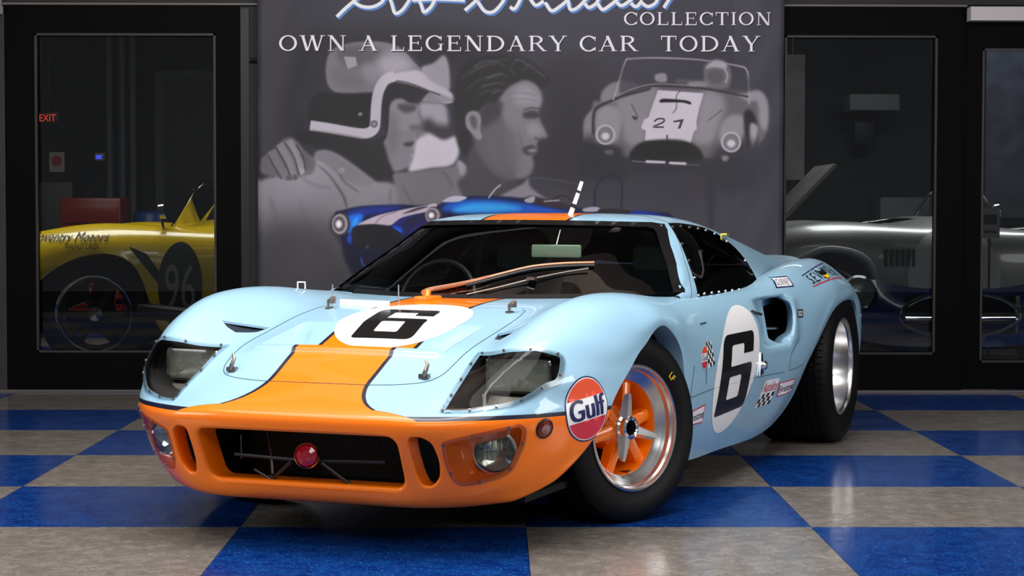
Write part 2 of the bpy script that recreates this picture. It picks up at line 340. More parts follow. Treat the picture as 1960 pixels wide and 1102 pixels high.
def fill2(polys, d):
    """triangulate the even-odd inside of 2D polygons with interior points every d"""
    V = []; E = []
    for P in polys:
        n0 = len(V); V += [Vector(p) for p in P]; E += [(n0+i, n0+(i+1) % len(P)) for i in range(len(P))]
    xs = [v.x for v in V]; ys = [v.y for v in V]
    if d:
        x = min(xs)+d/2
        while x < max(xs):
            y = min(ys)+d/2
            while y < max(ys):
                if pip((x, y), polys): V.append(Vector((x, y)))
                y += d
            x += d
    r = delaunay_2d_cdt(V, E, [], 0, 1e-6); v2 = r[0]; F = []
    for f in r[2]:
        c = sum((v2[i] for i in f), Vector((0, 0)))/len(f)
        if pip((c.x, c.y), polys): F.append(f)
    return v2, F
def decal(name, surf, fr, polys, m, parent, off=.0012, d=.02, label=None, dens=.01, thick=0):
    polys = [densify(P, dens) for P in polys]
    v2, F = fill2(polys, d); o_, dr = fr; V = []; ok = []
    for v in v2:
        h = surf.cast(o_(v.x, v.y), dr)
        if h is None: V.append(Vector((0, 0, 0))); ok.append(False)
        else: V.append(h[0]+h[1]*off); ok.append(True)
    F = [f for f in F if all(ok[i] for i in f)]
    me = mesh_of(name, V, F)
    # face the viewer
    dv = Vector(dr); bm = bmesh.new(); bm.from_mesh(me)
    for f in bm.faces:
        f.normal_update()
        if f.normal.dot(dv) > 0: f.normal_flip()
    bmesh.ops.delete(bm, geom=[v for v in bm.verts if not v.link_faces], context='VERTS')
    bm.to_mesh(me); bm.free()
    return link(name, me, m, parent, True, label)
def cutter(fr, P, near, far):
    P = clean2(P); o_, dr = fr; d = Vector(dr); V = []; n = len(P)
    for k in (near, far):
        for a, b in P: V.append(Vector(o_(a, b)) + d*k)
    F = [tuple(range(n))[::-1], tuple(range(n, 2*n))] + [(i, (i+1) % n, n+(i+1) % n, n+i) for i in range(n)]
    me = mesh_of('cut', V, F); bm = bmesh.new(); bm.from_mesh(me); bmesh.ops.recalc_face_normals(bm, faces=bm.faces); bm.to_mesh(me); bm.free()
    return me
def clip_out(me, jobs):
    """cut outlines into an open sheet. jobs: (frame, 2D outline, near depth, far depth); the inside is removed"""
    bm = bmesh.new(); bm.from_mesh(me)
    for (o_, dr), P, near, far in jobs:
        P = clean2(P); o0 = Vector(o_(0, 0)); r = Vector(o_(1, 0))-o0; u = Vector(o_(0, 1))-o0; d = Vector(dr)
        xs = [p[0] for p in P]; ys = [p[1] for p in P]; bx = (min(xs), max(xs), min(ys), max(ys))
        def info(f):
            q = [v.co-o0 for v in f.verts]; a = [k.dot(r) for k in q]; b = [k.dot(u) for k in q]
            return min(a), max(a), min(b), max(b)
        live = {}
        bm.normal_update()
        for f in bm.faces:
            dep = (f.verts[0].co-o0).dot(d)
            if near < dep < far and f.normal.dot(d) < -.02:
                t = info(f)
                if t[1] > bx[0] and t[0] < bx[1] and t[3] > bx[2] and t[2] < bx[3]: live[f] = t
        for k in range(len(P)):
            p, q = Vector(P[k-1]), Vector(P[k]); a0, a1 = sorted((p.x, q.x)); b0, b1 = sorted((p.y, q.y)); e = 5e-4
            fs = [f for f, t in live.items() if t[1] > a0-e and t[0] < a1+e and t[3] > b0-e and t[2] < b1+e]
            if not fs: continue
            ed = q-p; no = (r*ed.y - u*ed.x).normalized(); co = o0 + r*p.x + u*p.y
            g = set(fs)
            for f in fs: g.update(f.edges); g.update(f.verts)
            for f in fs: live.pop(f, None)
            res = bmesh.ops.bisect_plane(bm, geom=list(g), dist=1e-6, plane_co=co, plane_no=no)
            for x in res['geom']:
                if isinstance(x, bmesh.types.BMFace) and x.is_valid: live[x] = info(x)
            for f in fs:
                if f.is_valid and f not in live: live[f] = info(f)
        kill = []
        for f in live:
            if not f.is_valid: continue
            c = f.calc_center_median()-o0
            if pip((c.dot(r), c.dot(u)), [P]): kill.append(f)
        bmesh.ops.delete(bm, geom=kill, context='FACES')
    out = bpy.data.meshes.new('cutsheet'); bm.to_mesh(out); bm.free(); return out
def resample(P, d):
    P = [Vector(p) for p in P]; L = sum((P[i]-P[i-1]).length for i in range(len(P))); n = max(3, round(L/d)); st = L/n; out = []; acc = 0; nxt = 0
    for i in range(len(P)):
        a, b = P[i], P[(i+1) % len(P)]; l = (b-a).length
        while nxt < acc+l-1e-9 and len(out) < n: out.append(tuple(a.lerp(b, (nxt-acc)/l))); nxt += st
        acc += l
    return out
def ring(surf, fr, P):
    out = []
    for a, b in P:
        h = surf.cast(fr[0](a, b), fr[1])
        out.append(h)
    return out
def lip(name, surf, fr, P, r, depth, m, parent, steps=5, tilt=None, label=None, close=False):
    """rolled edge of an opening: P is the hole's outline on the surface"""
    H = ring(surf, fr, P); H = [h for h in H if h]; n = len(H); cen = sum((h[0] for h in H), Vector((0, 0, 0)))/n
    dr = Vector(tilt if tilt else fr[1]).normalized(); V = []; F = []; K = 0
    for i in range(n):
        p, N = H[i]; t = (H[(i+1) % n][0]-H[i-1][0]).normalized(); T = N.cross(t).normalized()
        if T.dot(cen-p) < 0: T = -T
        col = []
        for k in range(steps+1):
            a = math.pi/2*k/steps; col.append(p + T*r*math.sin(a) - N*r*(1-math.cos(a)))
        e = col[-1]; col.append(e + dr*depth*.3 - N*0); col.append(e + dr*depth)
        V += col; K = len(col)
    for i in range(n):
        j = (i+1) % n
        for k in range(K-1): F.append((i*K+k, j*K+k, j*K+k+1, i*K+k+1))
    if close: F.append(tuple(i*K+K-1 for i in range(n)))
    me = mesh_of(name, V, F); o = link(name, me, m, parent, True, label)
    # normals outward at the first ring
    f0 = me.polygons[0]
    if f0.normal.dot(H[0][1]) < 0: me.flip_normals()
    me.set_sharp_from_angle(angle=R(50)); return o
def set_normals(me, surf):
    ns = [surf.near_n(v.co) for v in me.vertices]
    # keep orientation consistent with faces
    if len(me.polygons):
        s = sum(1 if me.polygons[i].normal.dot(surf.near_n(me.polygons[i].center)) > 0 else -1 for i in range(0, len(me.polygons), max(1, len(me.polygons)//200)))
        if s < 0: me.flip_normals()
    me.shade_smooth(); me.normals_split_custom_set_from_vertices([tuple(n) for n in ns])
def livery():
    m = bpy.data.materials.new('livery_paint'); m.use_nodes = True; nt = m.node_tree; b = nt.nodes['Principled BSDF']; L = nt.links.new
    def N(t, **k):
        n = nt.nodes.new(t)
        for a, v in k.items(): setattr(n, a, v)
        return n
    def M(op, a, b_=None, clamp=False):
        n = N('ShaderNodeMath', operation=op, use_clamp=clamp)
        for i, v in enumerate((a, b_)):
            if v is None: continue
            if isinstance(v, (int, float)): n.inputs[i].default_value = v
            else: L(v, n.inputs[i])
        return n.outputs[0]
    tc = N('ShaderNodeTexCoord'); sp = N('ShaderNodeSeparateXYZ'); L(tc.outputs['Object'], sp.inputs[0])
    x, y, z = sp.outputs; ay = M('ABSOLUTE', y)
    # half width of the orange band along the car (outer edge of its black border)
    fc = N('ShaderNodeFloatCurve'); cv_ = fc.mapping.curves[0]
    pts = [(-3.4, .180), (-.9, .180), (-.24, .172), (.35, .172), (.62, .174), (.76, .171), (.812, .1715), (.866, .185), (.89, .197), (.916, .215), (.935, .236), (.951, .263), (.957, .29), (.961, .335), (.968, .50), (.99, .90)]
    def mp(v): return (v+3.4)/4.4
    cv_.points[0].location = (mp(-3.4), .180); cv_.points[1].location = (mp(1.0), .95)
    for a, w in pts[1:]: cv_.points.new(mp(a), w)
    for p in cv_.points: p.handle_type = 'VECTOR' if p.location[0] < mp(.8) else 'AUTO'
    fc.mapping.update(); L(M('MULTIPLY', M('ADD', x, 3.4), 1/4.4), fc.inputs['Value'])
    s1 = M('SUBTRACT', ay, fc.outputs[0]); s2 = M('SUBTRACT', z, .4175)
    front = M('GREATER_THAN', x, .20); s2b = M('ADD', s2, M('MULTIPLY', M('SUBTRACT', 1, front), 5))
    blue = M('MULTIPLY', M('GREATER_THAN', s1, 0), M('GREATER_THAN', s2b, 0))
    org = M('SUBTRACT', 1, M('MULTIPLY', M('GREATER_THAN', s1, -.0135), M('GREATER_THAN', s2b, -.0120)))
    mx = N('ShaderNodeMix', data_type='RGBA'); L(blue, mx.inputs['Factor']); mx.inputs[6].default_value = lin('#15152a'); mx.inputs[7].default_value = BLUE
    m2 = N('ShaderNodeMix', data_type='RGBA'); L(org, m2.inputs['Factor']); L(mx.outputs[2], m2.inputs[6]); m2.inputs[7].default_value = ORANGE
    L(m2.outputs[2], b.inputs['Base Color'])
    b.inputs['Roughness'].default_value = .38; b.inputs['Coat Weight'].default_value = .6; b.inputs['Coat Roughness'].default_value = .05; b.inputs['Specular IOR Level'].default_value = .3
    return m
BLUE = lin('#96bfd6'); ORANGE = lin('#ff7a00')
PAINT = livery(); MATS['livery_paint'] = PAINT
blue_m = mat('blue_paint', BLUE, .38, coat=.6, spec=.3)
black = mat('black_satin', '#0b0b0d', .45); rubber = mat('rubber', '#050506', .55, spec=.22, bump=(60, .15)); dark = mat('dark_void', '#040405', .8)
chrome = mat('chrome', '#dedee0', .12, metal=1); alu = mat('polished_aluminium', '#dcdcdc', .24, metal=1, noise=(30, .2)); steel = mat('worn_steel', '#8a8078', .35, metal=1)
orange_m = mat('orange_paint', ORANGE, .35, coat=.6); white_m = mat('white_vinyl', '#f2f2f2', .35, coat=.3); ink = mat('black_vinyl', '#0a0a0a', .35, coat=.3)
mirror_m = mat('reflector_silver', '#e6e4e0', .1, metal=1)
def glass(name, color='#ffffff', rough=0, tint=.0, ior=1.45):
    if name in MATS: return MATS[name]
    m = bpy.data.materials.new(name); m.use_nodes = True; nt = m.node_tree; nt.nodes.clear()
    out = nt.nodes.new('ShaderNodeOutputMaterial'); mx = nt.nodes.new('ShaderNodeMixShader'); tr = nt.nodes.new('ShaderNodeBsdfTransparent'); gl = nt.nodes.new('ShaderNodeBsdfGlossy')
    fr = nt.nodes.new('ShaderNodeFresnel'); fr.inputs[0].default_value = ior
    tr.inputs[0].default_value = lin(color); gl.inputs['Roughness'].default_value = rough
    ad = nt.nodes.new('ShaderNodeMath'); ad.operation = 'ADD'; ad.inputs[1].default_value = tint; ad.use_clamp = True
    nt.links.new(fr.outputs[0], ad.inputs[0]); nt.links.new(ad.outputs[0], mx.inputs[0]); nt.links.new(tr.outputs[0], mx.inputs[1]); nt.links.new(gl.outputs[0], mx.inputs[2]); nt.links.new(mx.outputs[0], out.inputs[0])
    MATS[name] = m; return m
glass_clear = glass('clear_acrylic', '#f4f6f4', ior=1.22); glass_wind = glass('windscreen_glass', '#dce8df', tint=.02); glass_side = glass('side_window_acrylic', '#6a625c', tint=.02)

lower_me = grid_mesh('lower_surface', LS); green_me = grid_mesh('cabin_surface', GS)
for me_ in (lower_me, green_me):
    # normals out
    c = max(me_.polygons, key=lambda p: p.center.z - abs(p.center.y)*.1)
    if c.normal.z < 0: me_.flip_normals()
    me_.update()
SL, SG = Surf(lower_me), Surf(green_me)
def both(P, side):  # side +1/-1 for frames along x or z: mirror the y coordinate
    return [(a, b*side) for a, b in P]
def bothx(P, side): return [(a*side, b) for a, b in P]
INTAKE = rounded([(-.326,.353),(.326,.353),(.322,.200),(-.322,.200)], .035, 6)
DUCT = rounded([(.364,.357),(.400,.360),(.428,.342),(.437,.285),(.430,.235),(.404,.208),(.375,.209),(.364,.245),(.361,.300)], .02, 3)
FOG = rounded([(.452,.345),(.474,.353),(.640,.393),(.650,.375),(.640,.330),(.605,.255),(.575,.232),(.520,.216),(.472,.212),(.455,.245),(.449,.29)], .02, 4)
HEAD_OUT = rounded([(.912,.436),(.586,.424),(.662,.520),(.672,.600),(.588,.702),(.640,.712),(.720,.664),(.800,.606),(.875,.512)], [.012,.02,.06,.09,.016,.05,.12,.12,.12], 6)
# seen along a slanted direction the headlight outline stays well-conditioned
ARCHI = None
SCOOP = rounded([(-1.555,.640),(-1.60,.655),(-1.665,.655),(-1.712,.640),(-1.727,.600),(-1.715,.545),(-1.695,.505),(-1.65,.486),(-1.59,.486),(-1.56,.50),(-1.545,.53),(-1.54,.60)], .02, 3)
VENT = [(.490,.520),(.372,.400),(.445,.413),(.505,.458),(.505,.490)]
def hframe(side):  # looking at the lamp from ahead, above and outside
    return frame((1.6, .9*side, 1.35), (-.80, -.28*side, -.55))
def to2(fr3, p):
    (o_, d), r, u = fr3; q = Vector(p)-Vector(o_(0, 0)); return (q.dot(r), q.dot(u))
def on_surf(P, side):  # (x,|y|) outline -> 3D on the surface
    out = []
    for x, y in P:
        h = SL.cast((x, y*side, 1.5), (0, 0, -1)); out.append(h[0])
    return out
HO = {}; cuts = []
fx = AX['x']
cuts.append((fx, offset2(INTAKE, .014), .4, 1.25))
for s in (1, -1):
    cuts.append((fx, offset2(bothx(DUCT, s), .006), .4, 1.25)); cuts.append((fx, offset2(bothx(FOG, s), -.009), .4, 1.35))
    f3 = hframe(s); po = [to2(f3, p) for p in on_surf(HEAD_OUT, s)]; pi_ = offset2(po, -.013)
    HO[s] = (f3[0], po, pi_); cuts.append((f3[0], pi_, .2, 1.9))
    cuts.append((AX['y+' if s > 0 else 'y-'], offset2(SCOOP, .010), .5, 1.1))
    cuts.append((AX['z'], both(VENT, s), .9, 1.35))
# remove the part of the deck that the cabin covers, then cut
def keep_lower(i, j):
    p = (LS[i, j] + LS[i+1, j+1])/2; x, y, z = p; y = abs(y)
    if z < .66 and not (x < -1.4): return True
    if z < .6: return True
    # cabin opening
    if -2.3 < x < -.33:
        lim = .66 if x < -.60 else .20 + (.60-.10)*((-.33-x)/.27)**.8
        lim = min(lim, .655 if x > -1.7 else .60)
        if y < lim and z > .64: return False
    return True
cutme = grid_mesh('b', LS, keep_lower)
if cutme.polygons[len(cutme.polygons)//3].normal.dot(SL.near_n(cutme.polygons[len(cutme.polygons)//3].center)) < 0: cutme.flip_normals()
body = clip_out(cutme, cuts)
print('LOWER', len(cutme.polygons), '->', len(body.polygons))
# ------------------------------------------------------------------ the race car: shell panels
def piece(name, me, test, label=None, mats=None):
    bm = bmesh.new(); bm.from_mesh(me)
    bmesh.ops.delete(bm, geom=[f for f in bm.faces if not test(f.calc_center_median())], context='FACES')
    m2 = bpy.data.meshes.new(name); bm.to_mesh(m2); bm.free(); set_normals(m2, SL if name != 'roof' else SG)
    return link(name, m2, mats or PAINT, CAR, True, label)
def is_door(c): return -1.70 < c.x < -.56 and c.z > .372 - .012*(c.x+.4) and not (c.x < -1.2 and c.z < .5 and c.x < -1.62)
piece('front_clip', body, lambda c: c.x >= -.56 and not (c.x < -.33 and c.z < .375), 'front body section with raised fenders, orange nose and blue hood')
piece('rear_clip', body, lambda c: c.x <= -1.70, 'rear body section with swollen blue fenders')
piece('sill', body, lambda c: -1.70 < c.x < -.33 and not is_door(c) and not (c.x >= -.56 and c.z >= .375) )
for s_ in (1, -1): piece('door', body, lambda c: is_door(c) and c.y*s_ > 0)
# turned-under edges of the shell: arches and sill
def under_edge(side):
    col = 0 if side < 0 else LS.shape[1]-1
    P = [Vector(p) for p in LS[:, col]]; V = []; F = []
    for p in P: V += [p, p + Vector((0, -.012*side, .004)), p + Vector((0, -.075*side, .006))]
    for i in range(len(P)-1):
        for k in range(2): F.append((i*3+k, (i+1)*3+k, (i+1)*3+k+1, i*3+k+1))
    return mesh_of('edge', V, F)
for s_ in (1, -1): link('wheel_arch_return', under_edge(s_), blue_m, CAR)
# cabin (greenhouse): windscreen and side windows are cut out, the sheet gets glass of its own
WS = [(-.668,.7045),(-.55,.7065),(-.40,.7055),(-.20,.7035),(0,.7025),(.20,.7035),(.40,.7055),(.55,.7065),(.668,.7045),(.672,.712),(.60,.806),(.545,.868),(.500,.925),(.480,.944),(.455,.9505),(.30,.9545),(.15,.9570),(0,.958),(-.15,.9570),(-.30,.9545),(-.455,.9505),(-.480,.944),(-.500,.925),(-.545,.868),(-.60,.806),(-.672,.712)]
SW = rounded([(-.790,.695),(-1.643,.6895),(-1.660,.7534),(-1.715,.8500),(-1.640,.9010),(-1.5200,.9270),(-1.3651,.9400),(-1.2048,.9490),(-1.098,.949)], [.01,.03,.10,.06,.08,.1,.1,.05,.008], 4)
def wsu(P): return [(a, b) for a, b in P]
gcuts = [(AX['x'], offset2(WS, .004), .9, 3.2)]
for s_ in (1, -1): gcuts.append((AX['y+' if s_ > 0 else 'y-'], offset2(SW, -.006), .6, 1.45))
cab = clip_out(green_me, gcuts)
ro = piece('roof', cab, lambda c: True, 'blue roof with an orange centre stripe edged in black')
lin_me = cab.copy(); lin_me.transform(Matrix.Translation((-.004, 0, -.010))); link('cabin_lining', lin_me, None, CAR); lin_me.materials.clear(); lin_me.materials.append(mat('lining', '#1a1a1c', .8))

ws = decal('windscreen', SG, AX['x'], [offset2(WS, .008)], glass_wind, CAR, off=-.003, d=.035, dens=.02)
decal('windscreen_gasket', SG, AX['x'], [offset2(WS, .008), offset2(WS, -.009)], black, CAR, off=.0015, d=0, dens=.012)
for s_ in (1, -1):
    fr_ = AX['y+' if s_ > 0 else 'y-']
    sw = decal('side_window', SG, fr_, [offset2(SW, .006)], glass_side, CAR, off=.0015, d=.04, dens=.02, label='smoked side window held by screws')
    mb = MB(); P = resample(offset2(SW, -.006), .095)
    for a, b in P:
        h = SG.cast(fr_[0](a, b), fr_[1])
        if h: mb.cyl(h[0]+h[1]*.001, h[0]+h[1]*.005, .0055, seg=8)
    sc_ = mb.build('window_screws', alu, sw); sc_['kind'] = 'stuff'
# lips of the openings
lip('intake_lip', SL, fx, offset2(INTAKE, .014), .012, .09, PAINT, CAR)
for s_ in (1, -1):
    lip('duct_lip', SL, fx, offset2(bothx(DUCT, s_), .006), .007, .06, PAINT, CAR)
    lip('side_scoop_lip', SL, AX['y+' if s_ > 0 else 'y-'], offset2(SCOOP, .010), .010, .10, blue_m, CAR, tilt=(-.9, -.45*s_, 0))
    lip('vent_lip', SL, AX['z'], both(VENT, s_), .003, .006, blue_m, CAR)
    # black block behind the scoop; dark sheet painting the shade inside the vent
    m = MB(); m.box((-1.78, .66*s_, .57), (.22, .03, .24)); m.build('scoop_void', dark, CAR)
    decal('vent_shade_sheet', SL, AX['z'], [offset2(both(VENT, s_), .012)], mat('vent_shadow', '#0a1c2a', .7), CAR, off=-.009, d=.03)
# brake hose seen inside the left scoop
MB().tube([(-1.60, .72, .535), (-1.70, .735, .530), (-1.78, .74, .527)], .006, 8).build('scoop_hose', alu, CAR)
# fog lamp niches
def rings_loft(name, R_, m, parent, cap=True, label=None):
    n = len(R_[0]); V = [p for r in R_ for p in r]; F = []
    for k in range(len(R_)-1):
        for i in range(n): j = (i+1) % n; F.append((k*n+i, k*n+j, (k+1)*n+j, (k+1)*n+i))
    if cap: F.append(tuple((len(R_)-1)*n+i for i in range(n)))
    me = mesh_of(name, V, F); me.validate(); o = link(name, me, m, parent, True, label); me.set_sharp_from_angle(angle=R(45)); return o
for s_ in (1, -1):
    P = offset2(bothx(FOG, s_), -.009); P = densify(P, .015); H = [h for h in ring(SL, fx, P) if h]
    r0 = [h[0]-h[1]*.001 for h in H]; cc = Vector((.755, .548*s_, .300))
    r1 = [p.lerp(cc, .30) + Vector((-.03, 0, 0)) for p in r0]
    r2 = [Vector((.735, cc.y + (q.y-cc.y)*.75, cc.z + (q.z-cc.z)*.8)) for q in r1]
    rings_loft('fog_lamp_niche', [r0, r1, r2], orange_m, CAR)
    dv = Vector((.93, .26*s_, .0)).normalized(); Mx = Matrix.Translation(Vector((.752, .548*s_, .306))) @ dv.to_track_quat('Z', 'Y').to_matrix().to_4x4()
    fl = MB().lathe([(.0001, -.03), (.045, -.02), (.062, .012), (.066, .016), (.066, .024), (.060, .026), (.059, .020)], 32, Mx).build('fog_lamp', chrome, CAR)
    MB().lathe([(.0001, .001), (.030, .004), (.052, .014), (.059, .020)], 32, Mx).build('reflector', mirror_m, fl)
    m = MB().lathe([(.0001, .030), (.03, .028), (.058, .021)], 32, Mx)
    m.build('lamp_glass', glass('ribbed_lens', '#e8ecea', .12, .05), fl)
    m = MB()
    for k in range(9):
        y = -.032+.008*k; hh = math.sqrt(max(0, .054**2-y*y)); m.tube([Mx @ Vector((y, -hh*.3, .0285-abs(y)*.08)), Mx @ Vector((y, hh*.75, .028-abs(y)*.12))], .0018, 6)
    m.build('lens_ribs', glass('ribbed_lens'), fl)['kind'] = 'stuff'
    cv = decal('fog_lamp_cover', SL, fx, [offset2(bothx(FOG, s_), .001)], glass_clear, CAR, off=.002, d=.03, dens=.015, label='clear plastic cover screwed over the fog lamp')
    decal('cover_edge', SL, fx, [bothx(FOG, s_), offset2(bothx(FOG, s_), -.004)], glass('frosted_edge', '#f6dccb', .3, .06), cv, off=.003, d=0, dens=.012)
    m = MB()
    for a, b in resample(offset2(bothx(FOG, s_), -.004), .085):
        h = SL.cast(fx[0](a, b), fx[1])
        if h: m.cyl(h[0]+h[1]*.001, h[0]+h[1]*.006, .0045, seg=8)
    m.build('cover_screws', steel, cv)['kind'] = 'stuff'
# headlights
def round_rect(w, h, r, n=5): return rounded([(-w/2, -h/2), (w/2, -h/2), (w/2, h/2), (-w/2, h/2)], r, n)
for s_ in (1, -1):
    fr_, po, pi_ = HO[s_]; P = densify(pi_, .015); H = [h for h in ring(SL, fr_, P) if h]
    r0 = [h[0]-h[1]*.001 for h in H]
    r1 = [p + Vector((-.035, 0, -.012)) for p in r0]
    r2 = [Vector((min(q.x, .66)*.35+.56*.65-.02, q.y*.97+.555*.03*s_, .515+(q.z-.515)*.95)) for q in r1]
    bk = rings_loft('headlight_bucket', [r0, r1, r2], mat('bucket_black', '#2a2728', .5), CAR)
    # lower inner plate seen as a pale curved panel under the lamp
    lx, ly, lz = .60, .558*s_, .514
    yaw_ = 6*s_
    Mx = Matrix.Translation((lx, ly, lz)) @ Matrix.Rotation(R(yaw_), 4, 'Z') @ Matrix.Rotation(R(90), 4, 'Y') @ Matrix.Rotation(R(90), 4, 'Z')
    hl = rings_loft('headlamp', [[Mx @ Vector((a*k, b*k, z)) for a, b in round_rect(.205, .108, .024)] for k, z in ((.80, -.05), (.97, -.012), (1.0, 0), (1.0, .006), (.955, .009), (.93, .004))], chrome, CAR, cap=False)
    rf = rings_loft('reflector', [[Mx @ Vector((a*k, b*k, z)) for a, b in round_rect(.19, .096, .02)] for k, z in ((1.0, .003), (.93, -.006), (.72, -.012), (.42, -.015), (.12, -.016))], mat('wavy_reflector', '#dcd7ce', .34, metal=.2, bump=(22, .8)), hl)
    gl_ = rings_loft('lamp_glass', [[Mx @ Vector((a*k, b*k, z)) for a, b in round_rect(.192, .097, .02)] for k, z in ((1.0, .005), (.96, .012), (.7, .015), (.1, .016))], glass('ribbed_lens'), hl)
    m = MB()
    for (xa, xb) in ((-.078, -.048), (.048, .078)):
        for k in range(6): x_ = xa+(xb-xa)*k/5; m.tube([Mx @ Vector((x_, .018, .0165)), Mx @ Vector((x_, .038, .0155))], .0016, 6)
    m.build('lens_ribs', glass('ribbed_lens'), hl)['kind'] = 'stuff'
    low = MB(); seg = 14
    for k in range(seg):
        a0, a1 = (k/seg-.5)*2.2, ((k+1)/seg-.5)*2.2
        pts = [(.69-.05*(1-math.cos(a)), ly+.10*math.sin(a)) for a in (a0, a1)]
        low.add([(pts[0][0], pts[0][1], .405), (pts[1][0], pts[1][1], .405), (pts[1][0]-.06, pts[1][1], .452), (pts[0][0]-.06, pts[0][1], .452)], [(0, 1, 2, 3)])
    low.build('lamp_apron', mat('apron_grey', '#8a857e', .35, metal=.3), hl)
    cv = decal('headlight_cover', SL, fr_, [offset2(po, .001)], glass_clear, CAR, off=.0035, d=.03, dens=.015, label='clear cover screwed over the headlight')
    decal('cover_edge', SL, fr_, [po, offset2(po, -.014)], glass('frosted_rim', '#eef3f6', .3, .07), cv, off=.0045, d=0, dens=.012)
    m = MB()
    for a, b in resample(offset2(po, -.007), .075):
        h = SL.cast(fr_[0](a, b), fr_[1])
        if h: m.cyl(h[0]+h[1]*.003, h[0]+h[1]*.008, .0042, seg=8)
    m.build('cover_screws', steel, cv)['kind'] = 'stuff'
# radiator intake
gr = MB().box((.66, 0, .275), (.02, .60, .19)).box((.635, 0, .275), (.01, .80, .26)).build('radiator', mat('radiator_core', '#26221f', .5, metal=.5), CAR)
m = MB()
for k in range(22): z = .19+.008*k; m.box((.673, 0, z), (.006, .58, .0022))
m.build('cooling_fins', mat('fin', '#3a342f', .4, metal=.6), gr)
m = MB()
for k in range(96): m.box((.679, -.285+.006*k, .275), (.002, .0016, .17))
m.build('wire_mesh', mat('mesh_wire', '#4b443d', .4, metal=.7), gr)
MB().box((.74, 0, .190), (.20, .66, .01)).box((.76, 0, .372), (.24, .66, .01)).box((.74, .338, .280), (.20, .01, .18)).box((.74, -.338, .280), (.20, .01, .18)).build('intake_duct', mat('duct_black', '#070708', .6), CAR)
m = MB(); m.tube([(.87, -.25, .272), (.885, -.06, .268), (.885, .06, .268), (.87, .25, .272)], .006, 8); m.tube([(.885, -.05, .262), (.86, -.13, .20), (.80, -.2, .175)], .006, 8); m.tube([(.86, -.13, .20), (.84, -.20, .225)], .005, 8)
m.tube([(.885, .05, .262), (.86, .13, .20)], .006, 8); m.build('lamp_bracket', black, CAR)
MB().tube([(.74, -.215, .345), (.76, -.19, .28), (.79, -.165, .205)], .006, 8).build('brake_duct_pipe', steel, CAR)
MB().tube([(.80, -.27, .32), (.80, -.268, .25)], .003, 8).build('rod', steel, CAR)
dv = Vector((.93, .3, .02)); Mx = Matrix.Translation((.905, .012, .284)) @ dv.to_track_quat('Z', 'Y').to_matrix().to_4x4()
bl = MB().lathe([(.0001, -.03), (.028, -.028), (.037, 0), (.038, .006), (.035, .010)], 28, Mx).build('towing_lamp', chrome, CAR, label='small round red lamp in the middle of the intake')
m = MB().lathe([(.0001, .018), (.016, .016), (.030, .010), (.034, .006)], 12, Mx); m.build('red_lens', mat('red_lens', '#b3061d', .12, coat=1, trans=.25), bl, sharp=8)
# side marker lamp on the nose
h = SL.cast((.7124, 1.6, .3727), (0, -1, 0)); n = h[1]; Mx = Matrix.Translation(h[0]) @ n.to_track_quat('Z', 'Y').to_matrix().to_4x4()
for s_ in (1, -1):
    Ms = Mx if s_ > 0 else Matrix.Scale(-1, 4, (0, 1, 0)) @ Mx
    sm = MB().lathe([(.030, -.004), (.030, .003), (.026, .005)], 24, Ms).build('side_marker_lamp', black, CAR)
    MB().lathe([(.0001, .009), (.015, .008), (.026, .004)], 12, Ms).build('amber_lens', mat('amber_lens', '#6b1503', .12, coat=1), sm, sharp=8)
# tail lamp
MB().lathe([(.0001, .02), (.022, .016), (.03, 0), (.03, -.03)], 20, Matrix.Translation((-3.09, .765, .515)) @ Vector((-.4, .9, .05)).to_track_quat('Z', 'Y').to_matrix().to_4x4()).build('tail_lamp', mat('red_lens'), CAR)
# quick-release pins
def pin(x, y, front):
    h = SL.cast((x, y, 1.5), (0, 0, -1)); p, n = h; m = MB(); m.cyl(p-n*.002, p+n*.004, .014, seg=14); m.cyl(p, p+n*.020, .005, seg=10)
    q = p+n*.020
    if front: m.tube([q+Vector((0, 0, -.012)), q+Vector((.004, .008, .004)), q+Vector((-.004, .010, .020)), q+Vector((-.012, .002, .034))], [.007, .007, .006, .004], 8); m.box(tuple(p+n*.006), (.020, .030, .012), None)
    else: m.tube([q+Vector((0, 0, -.014)), q+Vector((0, 0, .004)), q+Vector((-.006, .012, .014)), q+Vector((-.010, .022, .016))], [.005, .007, .009, .007], 8); m.box(tuple(q+Vector((-.004, .014, .008))), (.010, .018, .020), None)
    m.build('hood_pin', steel, CAR)
for y in (.323, -.323): pin(.757, y, True)
for y in (.328, -.328): pin(.106, y, False)
